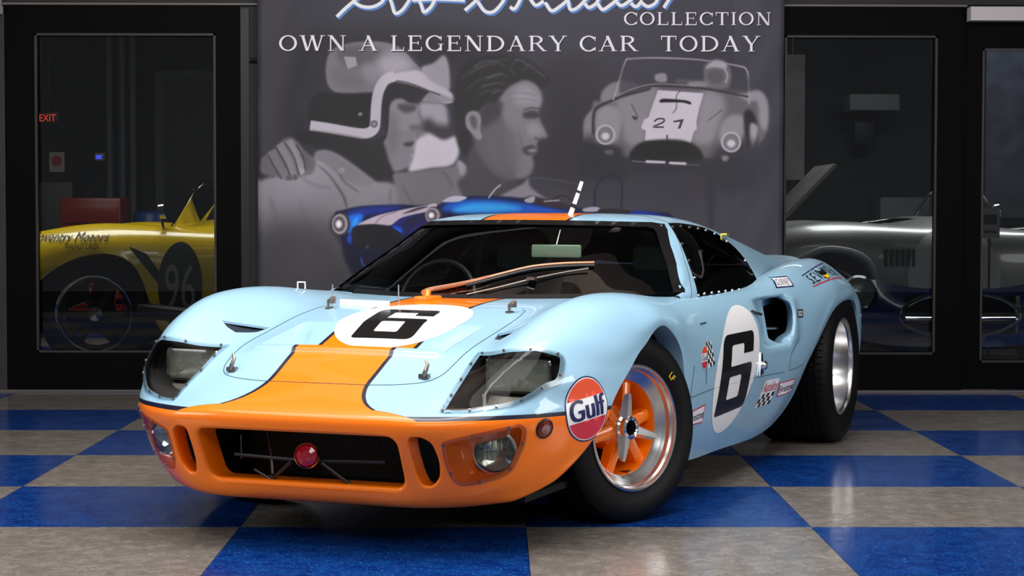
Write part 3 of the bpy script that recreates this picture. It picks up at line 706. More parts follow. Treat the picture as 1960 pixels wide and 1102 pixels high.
# panel gaps: fine dark lines let into the surface
def gap(pts, name='panel_gap', r=.0012, surf=None, dirn=None, n=10, m=None):
    P = spline2(pts, n); V = []
    for p in P:
        h = (surf or SL).b.find_nearest(Vector(p)); V.append(h[0] + Vector((0, 0, 0)) + (surf or SL).smooth_n(h[0], h[2])*.0002)
    return MB().tube(V, r, 6).build(name, m or mat('gap_dark', '#2c3f4a', .7), CAR)
hs = [(.0562,.352,.6782),(.0843,.372,.6742),(.2257,.388,.6514),(.4384,.385,.6085),(.5945,.383,.5738),(.6791,.378,.5419),(.7349,.366,.5173),(.7776,.334,.5013),(.804,.268,.4932),(.8165,.182,.4895),(.820,.09,.4885),(.8215,0,.4880)]
gap(hs + [(x, -y, z) for x, y, z in hs[-2::-1]], 'hood_seam', .0013)
for s_ in (1, -1):
    def Y(L): return [(x, y*s_, z) for x, y, z in L]
    gap(Y([(-.345,.80,.372),(-.66,.80,.378),(-.98,.80,.375),(-1.25,.80,.371),(-1.60,.81,.3635)]), 'sill_seam')
    gap(Y([(-.352,.80,.376),(-.375,.80,.43),(-.400,.80,.478)]), 'door_gap', .0018)
    gap(Y([(-.5614,.772,.6091),(-.60,.770,.6095),(-.6447,.768,.610)]), 'hinge_gap', .003)
    gap(Y([(-.62,.765,.60),(-.61,.78,.55),(-.57,.79,.48),(-.55,.80,.40)]), 'door_gap', .0008, m=mat('gap_pale', '#6c9ab2', .5))
    gap(Y([(-1.675,.812,.3683),(-1.689,.816,.425),(-1.72,.82,.445),(-1.79,.826,.49)]), 'rear_clip_gap', .0016)
    gap(Y([(-1.675,.812,.365),(-1.75,.815,.366),(-1.87,.83,.372)]), 'rear_clip_gap')
    gap(Y([(-1.80,.64,.80),(-1.74,.70,.745),(-1.65,.75,.70),(-1.60,.77,.676)]), 'rear_clip_gap', .001, m=MATS['gap_pale'])
    gap(Y([(-.7006,.701,.689),(-.80,.662,.75),(-.92,.605,.83),(-1.02,.55,.90),(-1.10,.48,.957),(-1.12,.40,.976),(-1.12,.30,.985)]), 'door_gap', .0012, SG)
# bullet shaped latch and handle on the left door
h = SL.cast((-1.275, 1.6, .418), (0, -1, 0)); p, n = h
lt = MB().prism([(-.028, -.042), (.024, -.036), (.010, .040), (-.008, .046)], 0, .005, Matrix.Translation(p) @ Matrix(((-1,0,0,0),(0,0,1,0),(0,1,0,0),(0,0,0,1)))).build('door_latch', chrome, CAR)
MB().lathe([(.018, 0), (.018, .012), (.010, .020), (.0001, .022)], 16, Matrix.Translation(p+Vector((-.006, .004, -.004))) @ Vector((0, 1, 0)).to_track_quat('Z', 'Y').to_matrix().to_4x4()).build('latch_knob', chrome, lt)
p0 = SL.cast((-1.245, 1.6, .618), (0, -1, 0))[0]
MB().tube([p0+Vector((.01, .0, .008)), p0+Vector((-.03, .012, -.006)), p0+Vector((-.075, .018, -.012)), p0+Vector((-.10, .004, -.010))], [.003, .006, .006, .004], 8).build('door_handle', steel, CAR)
# clear deflector in front of the driver
df = MB().box((.018, -.222, .688), (.006, .225, .024), Matrix.Identity(4)).build('deflector_base', white_m, CAR); df.rotation_euler = (0, 0, 0)
me = df.data; me.transform(Matrix.Translation((.052, -.222, .688)) @ Matrix.Rotation(R(-17), 4, 'Z') @ Matrix.Translation((-.018, .222, -.688)))
MB().box((.034, -.222, .724), (.002, .222, .056), None).build('deflector_plate', glass('thin_clear', '#fbfcfc', ior=1.12), CAR).data.transform(Matrix.Translation((.04, -.222, 0)) @ Matrix.Rotation(R(-17), 4, 'Z') @ Matrix.Translation((-.034, .222, 0)))
for (x, y) in ((.073, -.332), (.006, -.117)): MB().cyl((x, y, .675), (x, y, .752), .0022, seg=8).build('deflector_rod', alu, CAR)
# wiper
wp = MB().box((0, 0, 0), (.10, .045, .02), None, .005).build('wiper_mount', orange_m, CAR); wp.data.transform(Matrix.Translation((-.13, -.07, .700)) @ Matrix.Rotation(R(-15), 4, 'Z'))
MB().cyl((-.20, -.105, .70), (-.215, -.11, .722), .012, seg=14).build('wiper_pivot', orange_m, wp)
arm = [(-.222,-.128,.716),(-.258,-.121,.7245),(-.280,-.045,.740),(-.304,.027,.757),(-.370,.115,.784),(-.431,.197,.806),(-.490,.290,.816),(-.552,.384,.819)]
V_ = spline2(arm, 6); m = MB(); m.tube(V_[:22], [.011-.005*k/22 for k in range(22)], 8); m.build('wiper_arm', mat('arm_copper', '#c08a6c', .3, metal=.6), wp)
MB().tube(V_[20:], .005, 8).build('blade_holder', mat('arm_copper'), wp)
MB().tube([Vector(p)+Vector((.004, .002, -.010)) for p in V_[16:]], .006, 8).build('blade_rubber', black, wp)
arm2 = [(-.232,.030,.712),(-.300,.130,.738),(-.362,.220,.764),(-.440,.300,.784),(-.511,.377,.799)]
MB().tube(spline2(arm2, 6), .0035, 8).build('second_wiper_arm', steel, wp)
MB().box((-.362, .222, .766), (.03, .03, .010), None).build('wiper_clip', steel, wp)
# roof mast, hinge, mirror frame
m = MB(); m.tube([(-1.00, .125, .978), (-1.012, .148, 1.05), (-1.022, .166, 1.112)], [.010, .008, .007], 8); rm = m.build('roof_mast', white_m, CAR)
MB().cyl((-1.006, .137, 1.012), (-1.0085, .1415, 1.026), .0105, seg=10).build('mast_band', black, rm); MB().cyl((-1.013, .152, 1.07), (-1.0145, .155, 1.078), .0095, seg=10).build('mast_band', black, rm)
m = MB(); x, y, z = -.20, -.60, .722
m.tube([(x, y-.012, z), (x, y-.012, z+.024), (x, y+.018, z+.024), (x, y+.018, z)], .003, 6); m.build('mirror_bracket', white_m, CAR)
MB().box((-1.72, .53, .905), (.04, .03, .012), None, .004).build('roof_hinge', mat('brass', '#b9a94a', .4, metal=.8), CAR)
# cabin interior
lin_ = mat('cockpit_black', '#242f31', .7); trim_ = mat('seat_teal', '#3d6c78', .55)
MB().box((-1.05, 0, .20), (1.3, 1.2, .03)).box((-1.72, 0, .50), (.03, 1.25, .56)).box((-1.05, .64, .40), (1.35, .02, .46)).box((-1.05, -.64, .40), (1.35, .02, .46)).box((-.40, 0, .40), (.03, 1.25, .46)).build('cockpit_tub', lin_, CAR)
MB().box((-.50, 0, .655), (.22, 1.22, .05), None, .02).build('dashboard', lin_, CAR)
for y in (.30, -.30):
    st = MB().box((-1.22, y, .30), (.45, .44, .10), None, .03).build('seat', trim_, CAR)
    m = MB(); m.box((0, 0, 0), (.08, .44, .56), None, .03); b_ = m.build('backrest', trim_, st); b_.data.transform(Matrix.Translation((-1.52, y, .52)) @ Matrix.Rotation(R(-22), 4, 'Y'))
    hd = MB().box((-1.60, y, .80), (.05, .24, .12), None, .02).build('headrest', mat('pale_vinyl', '#7d9a93', .5), st)
m = MB(); m.tube([Vector((-.72 + .05*math.cos(a)*.4, -.30+.16*math.cos(a), .66+.15*math.sin(a)))+Vector((-.06*math.sin(a), 0, 0)) for a in np.linspace(0, 2*math.pi, 33)[:-1]], .011, 8, True)
m.tube([(-.72, -.45, .66), (-.70, -.30, .66), (-.72, -.15, .66)], .008, 6); m.build('steering_wheel', black, CAR)
mr = MB().box((-.75, .166, .853), (.012, .195, .048), None, .006).build('rear_view_mirror', mat('mirror_grey', '#a8b6a6', .15, metal=.3), CAR)
MB().tube([(-.75, .166, .876), (-.79, .166, .93)], .004, 8).build('mirror_stem', chrome, mr)
MB().tube([(-1.55, -.50, .50), (-1.50, -.46, .86), (-1.45, -.38, .945), (-1.45, .38, .945), (-1.50, .46, .86), (-1.55, .50, .50)], .018, 10).build('roll_bar', mat('bar_grey', '#4d5a5c', .4), CAR)
# floor pan and wheel wells
MB().box((-1.1, 0, .145), (3.4, 1.16, .02)).box((-1.05, 0, .16), (1.25, 1.42, .02)).build('floor_pan', dark, CAR)
def well(x, y0, y1, r):
    m = MB(); n = 24; pts = [(x+r*math.cos(a), .30+r*math.sin(a)) for a in np.linspace(.25, math.pi-.25, n)]
    V = [(a, y0, b) for a, b in pts] + [(a, y1, b) for a, b in pts]; F = [(i, i+1, n+i+1, n+i) for i in range(n-1)] + [tuple(range(n))]
    m.add(V, F); m.build('wheel_well', mat('well_dark', '#0c1114', .75), CAR)
for s_ in (1, -1): well(0, .36*s_, .74*s_, .375); well(-2.413, .44*s_, .82*s_, .385)
# ------------------------------------------------------------------ wheels
def tire_mesh(Ro, Rb, hw, bands=7, nseg=96, groove=.005):
    """tread across, sidewalls rounded; blocks cut by staggered grooves"""
    prof = [(Rb-.012, hw*.80), (Rb+.004, hw*.90), (Rb+.03, hw*1.0), (Rb+(Ro-Rb)*.55, hw*1.03), (Rb+(Ro-Rb)*.80, hw*.98), (Ro-.008, hw*.90), (Ro-.002, hw*.85)]
    tw = hw*.84; tread = []; e = .0028
    for k in range(bands):
        a = tw - 2*tw*k/bands; b_ = tw - 2*tw*(k+1)/bands
        tread += [(Ro, a-e, k), (Ro, b_+e, k), (Ro-groove, b_+e*.4, -1), (Ro-groove, b_-e*.4, -1)]
    tread = tread[:-2]
    full = [(r, h, -1) for r, h in prof] + tread + [(r, -h, -1) for r, h in prof[::-1]]
    V = []; F = []; n = len(full)
    seg = []
    for i in range(nseg): a = 2*math.pi*i/nseg; d = 2*math.pi/nseg; seg += [(a, i, 0), (a+d*.80, i, 0), (a+d*.86, i, 1), (a+d*.94, i, 1)]
    for a, i, g in seg:
        for r, h, k in full:
            rr = r
            aa = a + (math.pi/nseg if (k >= 0 and k % 2) else 0)
            if k >= 0 and g: rr = r - groove
            V.append((rr*math.cos(aa), rr*math.sin(aa), h))
    m = len(seg)
    for i in range(m):
        j = (i+1) % m
        for k in range(n-1): F.append((i*n+k, j*n+k, j*n+k+1, i*n+k+1))
    return mesh_of('tire', V, F)
def wheel(loc, axis, Ro, hw, Rr, label, front=True, spin=0, dish=.05, nseg=80, bands=7, detail=True):
    w = empty('wheel', parent=CAR, label=label); ax = Vector(axis).normalized()
    q = Matrix((Vector((0, 0, 1)).cross(ax), Vector((0, 0, 1)) - ax*ax.z, ax)).transposed()   # local x,y in the wheel plane, z outward
    w.location = loc; w.rotation_euler = q.to_euler()
    t = link('tire', tire_mesh(Ro, Rr, hw, bands, nseg), rubber, w, True); t.data.set_sharp_from_angle(angle=R(30))
    f = hw*.93
    pr = [(Rr-.004, f-.012), (Rr+.004, f-.004), (Rr+.004, f+.001), (Rr-.001, f+.004), (Rr-.006, f+.001), (Rr-.008, f-.008), (Rr-.014, f-.014), (Rr-.017, f-dish*.55), (Rr-.026, f-dish*.70), (Rr-.030, f-dish*.76), (Rr-.040, f-dish*.95), (Rr-.047, f-dish*1.04)]
    rm = MB().lathe(pr, 64).build('rim', alu, w, sharp=30)
    R1 = Rr-.047; z1 = f-dish*1.04
    MB().lathe([(R1, z1), (R1-.004, z1-.012), (R1-.012, z1-.08), (R1-.014, -hw*.7)], 64).build('barrel', orange_m, w, sharp=30)
    if not detail:
        MB().cyl((0, 0, z1-.10), (0, 0, z1-.02), .06, seg=20).build('hub', orange_m, w); return w
    # spokes: six splayed ribs with raised edges
    for k in range(6):
        a = R(60*k + spin); c, s = math.cos(a), math.sin(a); M_ = Matrix.Rotation(a, 4, 'Z'); m = MB()
        secs = []
        for r, wd, zt, th in ((.040, .026, z1+.002, .050), (.075, .024, z1-.002, .045), (.115, .021, z1-.010, .040), (R1-.003, .024, z1-.016, .045)):
            secs.append([Vector((r, -wd, zt-th)), Vector((r, -wd*.85, zt-.006)), Vector((r, -wd*.45, zt)), Vector((r, wd*.45, zt)), Vector((r, wd*.85, zt-.006)), Vector((r, wd, zt-th))])
        n = 6
        for i_ in range(len(secs)-1): m.add(secs[i_]+secs[i_+1], [(j, (j+1) % n, n+(j+1) % n, n+j) for j in range(n)], M_)
        m.build('spoke', orange_m, w, sharp=50)
    MB().lathe([(.075, z1-.085), (.072, z1-.030), (.060, z1-.012), (.050, z1+.004), (.040, z1+.006), (.040, z1)], 32).build('hub', orange_m, w, sharp=30)
    ko = MB().lathe([(.044, z1+.002), (.046, z1+.014), (.040, z1+.020), (.037, z1+.034), (.028, z1+.038), (.024, z1+.034), (.0235, z1+.0)], 28).build('knock_off_nut', chrome, w, sharp=30)
    for a in (100, -18, -118):
        a = R(a); m = MB(); M_ = Matrix.Rotation(a, 4, 'Z')
        secs = []
        for r, wd, z_, th in ((.026, .024, z1+.020, .016), (.060, .020, z1+.030, .015), (.090, .016, z1+.038, .012), (.114, .012, z1+.044, .008)):
            secs.append([Vector((r, -wd, z_-th)), Vector((r, -wd*.5, z_+th*.6)), Vector((r, wd*.5, z_+th*.6)), Vector((r, wd, z_-th))])
        n = 4
        for i_ in range(3): m.add(secs[i_]+secs[i_+1], [(j, (j+1) % n, n+(j+1) % n, n+j) for j in range(n)])
        m.add(secs[3], [(0, 1, 2, 3)]); m.V = [M_ @ Vector(v) for v in m.V]; m.build('ear', mat('ear_metal', '#e2e0dc', .26, metal=.9), ko, sharp=25)
    MB().lathe([(.0235, z1+.030), (.022, z1-.03), (.0001, z1-.03)], 20).build('nut_bore', dark, ko)
    MB().cyl((.02, -R1+.006, z1-.03), (.02, -R1+.012, z1+.012), .004, seg=8).build('valve_stem', steel, w)
    return w
ST = R(22.7); nL = Vector((math.sin(ST), math.cos(ST), .03)).normalized(); fo = Vector((.01, .727, .3035)) - nL*.110
wl = wheel(fo, nL, .3035, .118, .202, 'left front wheel steered outward, orange spokes in a polished rim', nseg=90, spin=12)
nR = Vector((-math.sin(ST), -math.cos(ST), 0)); wheel(Vector((0, -.727, .3035)) - nR*.110, nR, .3035, .118, .202, 'right front wheel, mostly hidden behind the nose', nseg=60, spin=12)
for s_ in (1, -1): wheel(Vector((-2.413, .705*s_, .329)), (0, s_, 0), .329, .170, .208, 'wide rear wheel with a deep polished dish' if s_ > 0 else 'right rear wheel', dish=.13, nseg=72, bands=9, spin=10)
# ------------------------------------------------------------------ lettering, roundels, logos
def text_polys(txt, size=1, offset=0, shear=0, spacing=1, align='CENTER'):
    cu = bpy.data.curves.new('txt', 'FONT'); cu.body = txt; cu.size = size; cu.offset = offset; cu.shear = shear; cu.space_character = spacing; cu.align_x = align; cu.align_y = 'CENTER'; cu.fill_mode = 'NONE' if hasattr(cu, 'fill_mode') else cu.fill_mode; cu.resolution_u = 3
    o = bpy.data.objects.new('txt', cu); C.objects.link(o); dg = bpy.context.evaluated_depsgraph_get(); dg.update()
    me = bpy.data.meshes.new_from_object(o.evaluated_get(dg)); bpy.data.objects.remove(o)
    adj = {}
    if me.polygons:   # boundary edges of the filled glyphs
        cnt = {}
        for p in me.polygons:
            for k in p.edge_keys: cnt[k] = cnt.get(k, 0)+1
        ed = [k for k, v in cnt.items() if v == 1]
    else: ed = [tuple(e.vertices) for e in me.edges]
    for a, b in ed: adj.setdefault(a, []).append(b); adj.setdefault(b, []).append(a)
    seen = set(); out = []
    for s in adj:
        if s in seen: continue
        loop = [s]; seen.add(s); cur = s
        while True:
            nx = [k for k in adj[cur] if k not in seen]
            if not nx: break
            cur = nx[0]; seen.add(cur); loop.append(cur)
        if len(loop) > 2: out.append([(me.vertices[i].co.x, me.vertices[i].co.y) for i in loop])
    return out
def bl_map(P, q):
    """unit square -> quad q (BL, BR, TR, TL)"""
    BL_, BR_, TR_, TL_ = [Vector(p) for p in q]; return [tuple(BL_*(1-u)*(1-v) + BR_*u*(1-v) + TR_*u*v + TL_*(1-u)*v) for u, v in P]
def fit01(polys):
    xs = [p[0] for P in polys for p in P]; ys = [p[1] for P in polys for p in P]; a, b, c, d = min(xs), max(xs), min(ys), max(ys)
    return [[((x-a)/(b-a), (y-c)/(d-c)) for x, y in P] for P in polys]
SIXO = rounded([(0,0),(1,0),(1,.585),(.29,.585),(.29,.855),(.69,.855),(.69,.72),(1,.72),(1,1),(0,1)], [.07,.13,.09,.03,.05,.04,.01,.01,.09,.17], 5)
SIXI = rounded([(.29,.17),(.68,.17),(.68,.455),(.29,.455)], .04, 4)
def ell(c, u, v, n=64): return [(c[0]+u[0]*math.cos(t)+v[0]*math.sin(t), c[1]+u[1]*math.cos(t)+v[1]*math.sin(t)) for t in np.linspace(0, 2*math.pi, n, endpoint=False)]
yp = AX['y+']; zf = AX['z']
rd = decal('number_roundel', SL, yp, [ell((-.953, .428), (-.272, -.005), (-.155, .222))], white_m, CAR, off=.0012, d=.02, label='white door roundel')
q6 = [(-.668,.272),(-1.075,.279),(-1.206,.553),(-.812,.553)]
decal('racing_number', SL, yp, [bl_map(SIXO, q6), bl_map(SIXI, q6)], ink, rd, off=.0022, d=.02, label='black number 6 on the door')
rn = decal('number_roundel', SL, AX['y-'], [ell((-.953, .428), (-.235, 0), (0, .222))], white_m, CAR, off=.0012, d=.02)
q6m = [(-1.10,.29),(-.81,.29),(-.81,.56),(-1.10,.56)]
decal('racing_number', SL, AX['y-'], [bl_map(SIXO, q6m), bl_map(SIXI, q6m)], ink, rn, off=.0022, d=.02)
rh = decal('number_roundel', SL, zf, [ell((.252, .020), (.250, 0), (0, .218))], white_m, CAR, off=.0012, d=.016, label='white hood roundel')
q6h = [(.408,-.088),(.430,.098),(.118,.098),(.118,-.122)]
q6h = [(.428,-.088),(.428,.124),(.128,.098),(.118,-.118)]
decal('racing_number', SL, zf, [bl_map(SIXO, q6h), bl_map(SIXI, q6h)], ink, rh, off=.0024, d=.016, label='black number 6 on the hood')
def disc(n=40, r=1, x=1): return [(r*x*math.cos(t), r*math.sin(t)) for t in np.linspace(0, 2*math.pi, n, endpoint=False)]
def cap_seg(r, h, top=True, n=20, x=1):
    a0 = math.asin(h/r); t = np.linspace(a0, math.pi-a0, n); s = 1 if top else -1; return [(r*x*math.cos(k), s*r*math.sin(k)) for k in t]
def fitbox(polys, w, h, cx=0, cy=0):
    return [[(cx+(u-.5)*w, cy+(v-.5)*h) for u, v in P] for P in fit01(polys)]
navy = mat('navy_vinyl', '#1c2257', .35, coat=.3); red_v = mat('red_orange_vinyl', '#e8502a', .35, coat=.3); red_d = mat('red_vinyl', '#cf2f3e', .35, coat=.3); yel = mat('yellow_vinyl', '#f2d21a', .4)
def oil_disc(center, R0, side, squash=1, rot=0):
    p = Vector(center); h = SL.b.find_nearest(p); n = SL.smooth_n(h[0], h[2]); fr3 = frame(h[0]+n*.25, -n); fr_ = fr3[0]
    def rt(P): c, s = math.cos(rot), math.sin(rot); return [(x*squash*c-y*s, x*squash*s+y*c) for x, y in P]
    d0 = decal('oil_company_disc', SL, fr_, [rt(disc(48, R0*1.05))], navy, CAR, off=.0012, d=.02, label='round fuel company sticker in orange, white and red')
    decal('white_field', SL, fr_, [rt(disc(48, R0))], white_m, d0, off=.0018, d=.02)
    decal('orange_segment', SL, fr_, [rt(cap_seg(R0*.97, R0*.36))], red_v, d0, off=.0024, d=.02)
    decal('red_segment', SL, fr_, [rt(cap_seg(R0*.97, R0*.36, False))], red_d, d0, off=.0024, d=.02)
    T = fitbox(text_polys('Gulf', 1, .03, 0), R0*1.70, R0*.68, 0, R0*.02)
    for k_, dx_ in enumerate((-.035, 0, .035)): decal('lettering', SL, fr_, [rt([(x+dx_*R0, y) for x, y in P]) for P in T], navy, d0, off=.003+.0002*k_, d=0)
oil_disc((.548, .757, .418), .092, 1, 1.05, R(7))
# small stickers on the left side
def quad_sticker(name, q, col, edge, text=None, tcol=None, parts=(), label=None, inset=.05, toff=.02, tbox=(.1, .2, .9, .8), shear=0):
    d0 = decal(name, SL, yp, [bl_map([(0,0),(1,0),(1,1),(0,1)], q)], edge, CAR, off=.0012, d=.03, label=label)
    decal('face', SL, yp, [bl_map([(inset,inset*1.5),(1-inset,inset*1.5),(1-inset,1-inset*1.5),(inset,1-inset*1.5)], q)], col, d0, off=.0018, d=.03)
    for P, m_ in parts: decal('patch', SL, yp, [bl_map(P, q)], m_, d0, off=.0024, d=0)
    if text:
        a, b, c, d = tbox; T = [[(a+(c-a)*u, b+(d-b)*v) for u, v in P] for P in fit01(text_polys(text, 1, toff, shear))]
        decal('lettering', SL, yp, [bl_map(P, q) for P in T], tcol or ink, d0, off=.003, d=0)
    return d0
cream = mat('cream_vinyl', '#e9e4ea', .4)
quad_sticker('tyre_maker_sticker', [(-.345,.275),(-.527,.270),(-.545,.333),(-.345,.322)], cream, red_d, 'Firestone', ink, tbox=(.06,.28,.96,.75), label='white tyre sticker behind the front wheel')
quad_sticker('tyre_maker_sticker', [(-1.53,.270),(-1.765,.272),(-1.79,.325),(-1.55,.325)], cream, red_d, 'Firestone', ink, tbox=(.06,.25,.96,.75), label='white tyre sticker ahead of the rear wheel')
chk = []
for i in range(6):
    for j in range(3):
        if (i+j) % 2: chk.append(([(i/6,j*.16),((i+1)/6,j*.16),((i+1)/6,(j+1)*.16),(i/6,(j+1)*.16)], ink))
quad_sticker('spark_plug_sticker', [(-1.265,.250),(-1.455,.251),(-1.545,.345),(-1.365,.348)], white_m, white_m, 'Autolite', red_d, parts=chk, tbox=(.02,.55,.98,.92), label='red and white chequered sticker on the sill', toff=.04)
quad_sticker('damper_sticker', [(-1.757,.5716),(-1.834,.5695),(-1.838,.6017),(-1.7614,.605)], white_m, ink, 'KONI', ink, tbox=(.12,.25,.88,.75), inset=.12, label='small white sticker behind the scoop')
quad_sticker('carburettor_sticker', [(-1.648,.693),(-1.816,.6946),(-1.821,.7372),(-1.707,.734)], white_m, navy, 'G U R N E Y', navy, tbox=(.12,.2,.88,.8), label='blue edged white sticker above the scoop', inset=.07)
# fuel company pennant with chequered flag
p_ = [(-.530,.452),(-.585,.455),(-.640,.530),(-.560,.532)]
fr3, _, _ = frame((-.56, 1.4, .497), (0, -1, 0))
d0 = decal('pennant_sticker', SL, yp, [ell((-.540, .495), (-.042, 0), (-.010, .040))], white_m, CAR, off=.0012, d=.02, label='small round sticker with chequered flag ahead of the door number')
decal('orange_segment', SL, yp, [[(x, z) for x, z in ell((-.540, .495), (-.040, 0), (-.010, .038)) if z > .507]], red_v, d0, off=.002, d=0)
decal('red_segment', SL, yp, [[(x, z) for x, z in ell((-.540, .495), (-.040, 0), (-.010, .038)) if z < .483]], red_d, d0, off=.002, d=0)
decal('lettering', SL, yp, [bl_map(P, [(-.502,.485),(-.578,.485),(-.582,.505),(-.506,.505)]) for P in fit01(text_polys('Gulf', 1, .03))], navy, d0, off=.003, d=0)
fq = [(-.585,.455),(-.665,.462),(-.640,.548),(-.580,.545)]
decal('flag_field', SL, yp, [bl_map([(0,0),(1,0),(1,1),(0,1)], fq)], white_m, d0, off=.0014, d=0)
for i in range(4):
    for j in range(6):
        if (i+j) % 2: decal('flag_square', SL, yp, [bl_map([(i/4,j/6),((i+1)/4,j/6),((i+1)/4,(j+1)/6),(i/4,(j+1)/6)], fq)], ink, d0, off=.002, d=0)
decal('flag_pole', SL, yp, [[(-.545,.40),(-.549,.40),(-.556,.46),(-.550,.46)]], navy, d0, off=.002, d=0)
# lamp maker sticker over the rear fender
h = SL.b.find_nearest(Vector((-2.10, .82, .745))); n_ = SL.smooth_n(h[0], h[2]); fS, rS, uS = frame(h[0]+n_*.3, -n_)
def S2(p): q = Vector(p)-Vector(fS[0](0, 0)); return (q.dot(rS), q.dot(uS))
bl_, br_, tr_, tl_ = S2((-1.9999,.8316,.687)), S2((-2.42,.853,.705)), S2((-2.36,.783,.776)), S2((-1.95,.793,.7352))
qs = [bl_, br_, tr_, tl_]
d0 = decal('lamp_maker_sticker', SL, fS, [bl_map([(0,.06),(1,.06),(1,.94),(0,.94)], qs)], white_m, CAR, off=.0012, d=.02, label='lamp maker sticker with a cat face over the rear fender')
d0.data.materials.clear(); d0.data.materials.append(blue_m)
decal('red_bar', SL, fS, [bl_map([(0,0),(1,0),(1,.07),(0,.07)], qs)], red_d, d0, off=.002, d=.03)
decal('blue_bar', SL, fS, [bl_map([(0,.93),(1,.93),(1,1),(0,1)], qs)], navy, d0, off=.002, d=.03)
decal('lettering', SL, fS, [bl_map([(.04+.38*u, .16+.68*v) for u, v in P], qs) for P in fit01(text_polys('S.E.V.', 1, .0))], ink, d0, off=.003, d=0)
decal('lettering', SL, fS, [bl_map([(.62+.36*u, .16+.68*v) for u, v in P], qs) for P in fit01(text_polys('MARCHAL', 1, .0))], ink, d0, off=.003, d=0)
cat_ = [(.44,.15),(.50,.10),(.56,.15),(.60,.45),(.60,.88),(.555,.70),(.50,.66),(.445,.70),(.40,.88),(.40,.45)]
decal('cat_face', SL, fS, [bl_map(cat_, qs)], ink, d0, off=.003, d=0)
decal('cat_cheeks', SL, fS, [bl_map([(.44,.18),(.50,.14),(.56,.18),(.585,.40),(.50,.34),(.415,.40)], qs)], yel, d0, off=.0036, d=0)
# yellow tyre mark
def tyre_text(txt, a, r, size, parent, z, m_):
    T = fit01(text_polys(txt, 1, .0)); m = MB(); k = len(txt)
    for P in T:
        v2, F = fill2([P], 0)
        V = [Matrix.Rotation(R(a), 4, 'Z') @ Vector((r+(v.y-.5)*size, -(v.x-.5)*size*k*.62, z)) for v in v2]; m.add(V, F)
    return m.build('tyre_marking', m_, parent, smooth=False)

tyre_text('LF', 42, .232, .022, wl, .1235, yel)
# ------------------------------------------------------------------ printed banner: the picture is rasterised here, in numpy
BX0, BX1, BY0, BY1, BS = 487, 1507, -60, 640, 1.3
BW, BH = int((BX1-BX0)*BS), int((BY1-BY0)*BS)
IMG = np.zeros((BH, BW, 3), np.float32)
def zA(L): return [(480+a/3.674, b/3.674) for a, b in L]
def zB(L): return [(480+a/3.674, 250+b/3.674) for a, b in L]
def zC(L): return [(980+a/3.63, b/3.63) for a, b in L]
def zD(L): return [(980+a/3.63, 250+b/3.63) for a, b in L]
def boxblur(m, r):
    if r < 1: return m
    for ax in (0, 1):
        for _ in range(2):
            c = np.cumsum(np.pad(m, [(r+1, r) if k == ax else (0, 0) for k in (0, 1)], mode='edge'), axis=ax)
            m = (np.take(c, range(2*r+1, c.shape[ax]), axis=ax) - np.take(c, range(0, c.shape[ax]-2*r-1), axis=ax))/(2*r+1)
    return m
def paint(pts, col, blur=1.2, op=1., smooth=True, col2=None):
    """fill a polygon given in photo-frame units; col2: vertical gradient to this tone at the bottom"""
    if smooth: pts = [tuple(p) for p in spline2(pts, 5, True)]
    P = np.array(pts, float); P[:, 0] = (P[:, 0]-BX0)*BS; P[:, 1] = (P[:, 1]-BY0)*BS; r = int(round(blur*BS)); pad = 2*r+2
    x0, x1 = int(max(0, P[:, 0].min()-pad)), int(min(BW, P[:, 0].max()+pad+1)); y0, y1 = int(max(0, P[:, 1].min()-pad)), int(min(BH, P[:, 1].max()+pad+1))
    if x1 <= x0 or y1 <= y0: return
    ss = 3; ys = (np.arange((y1-y0)*ss)+.5)/ss + y0; W_ = (x1-x0)*ss; acc = np.zeros((len(ys), W_+1), np.float32)
    X, Y = P[:, 0], P[:, 1]; X2, Y2 = np.roll(X, -1), np.roll(Y, -1)
    for i, y in enumerate(ys):
        c = (Y > y) != (Y2 > y)
        if not c.any(): continue
        xi = np.sort(X[c] + (y-Y[c])/(Y2[c]-Y[c])*(X2[c]-X[c])); k = np.clip(np.round((xi-x0)*ss).astype(int), 0, W_)
        for a, b in zip(k[::2], k[1::2]): acc[i, a] += 1; acc[i, b] -= 1
    m = np.cumsum(acc, axis=1)[:, :W_].reshape(y1-y0, ss, x1-x0, ss).mean(axis=(1, 3))
    m = boxblur(m, r)[..., None]*op; c = np.array(col, np.float32)/255 if not isinstance(col, (int, float)) else np.array([col, col*.965, col*1.02], np.float32)/255
    if col2 is not None:
        c2 = np.array(col2, np.float32)/255 if not isinstance(col2, (int, float)) else np.array([col2, col2*.965, col2*1.02], np.float32)/255
        t = np.linspace(0, 1, y1-y0)[:, None, None]; c = c*(1-t)+c2*t
    IMG[y0:y1, x0:x1] = IMG[y0:y1, x0:x1]*(1-m) + c*m
def stroke(pts, w, col, blur=.4, op=1, smooth=True, n=4):
    P = [Vector(p) for p in (spline2(pts, n) if smooth and len(pts) > 2 else pts)]; L = []; Rr = []
    for i, p in enumerate(P):
        t = (P[min(i+1, len(P)-1)]-P[max(i-1, 0)]).normalized(); nn = Vector((-t.y, t.x)); ww = (w if isinstance(w, (int, float)) else w[0]+(w[1]-w[0])*i/(len(P)-1))/2
        L.append(tuple(p+nn*ww)); Rr.append(tuple(p-nn*ww))
    paint(L+Rr[::-1], col, blur, op, False)
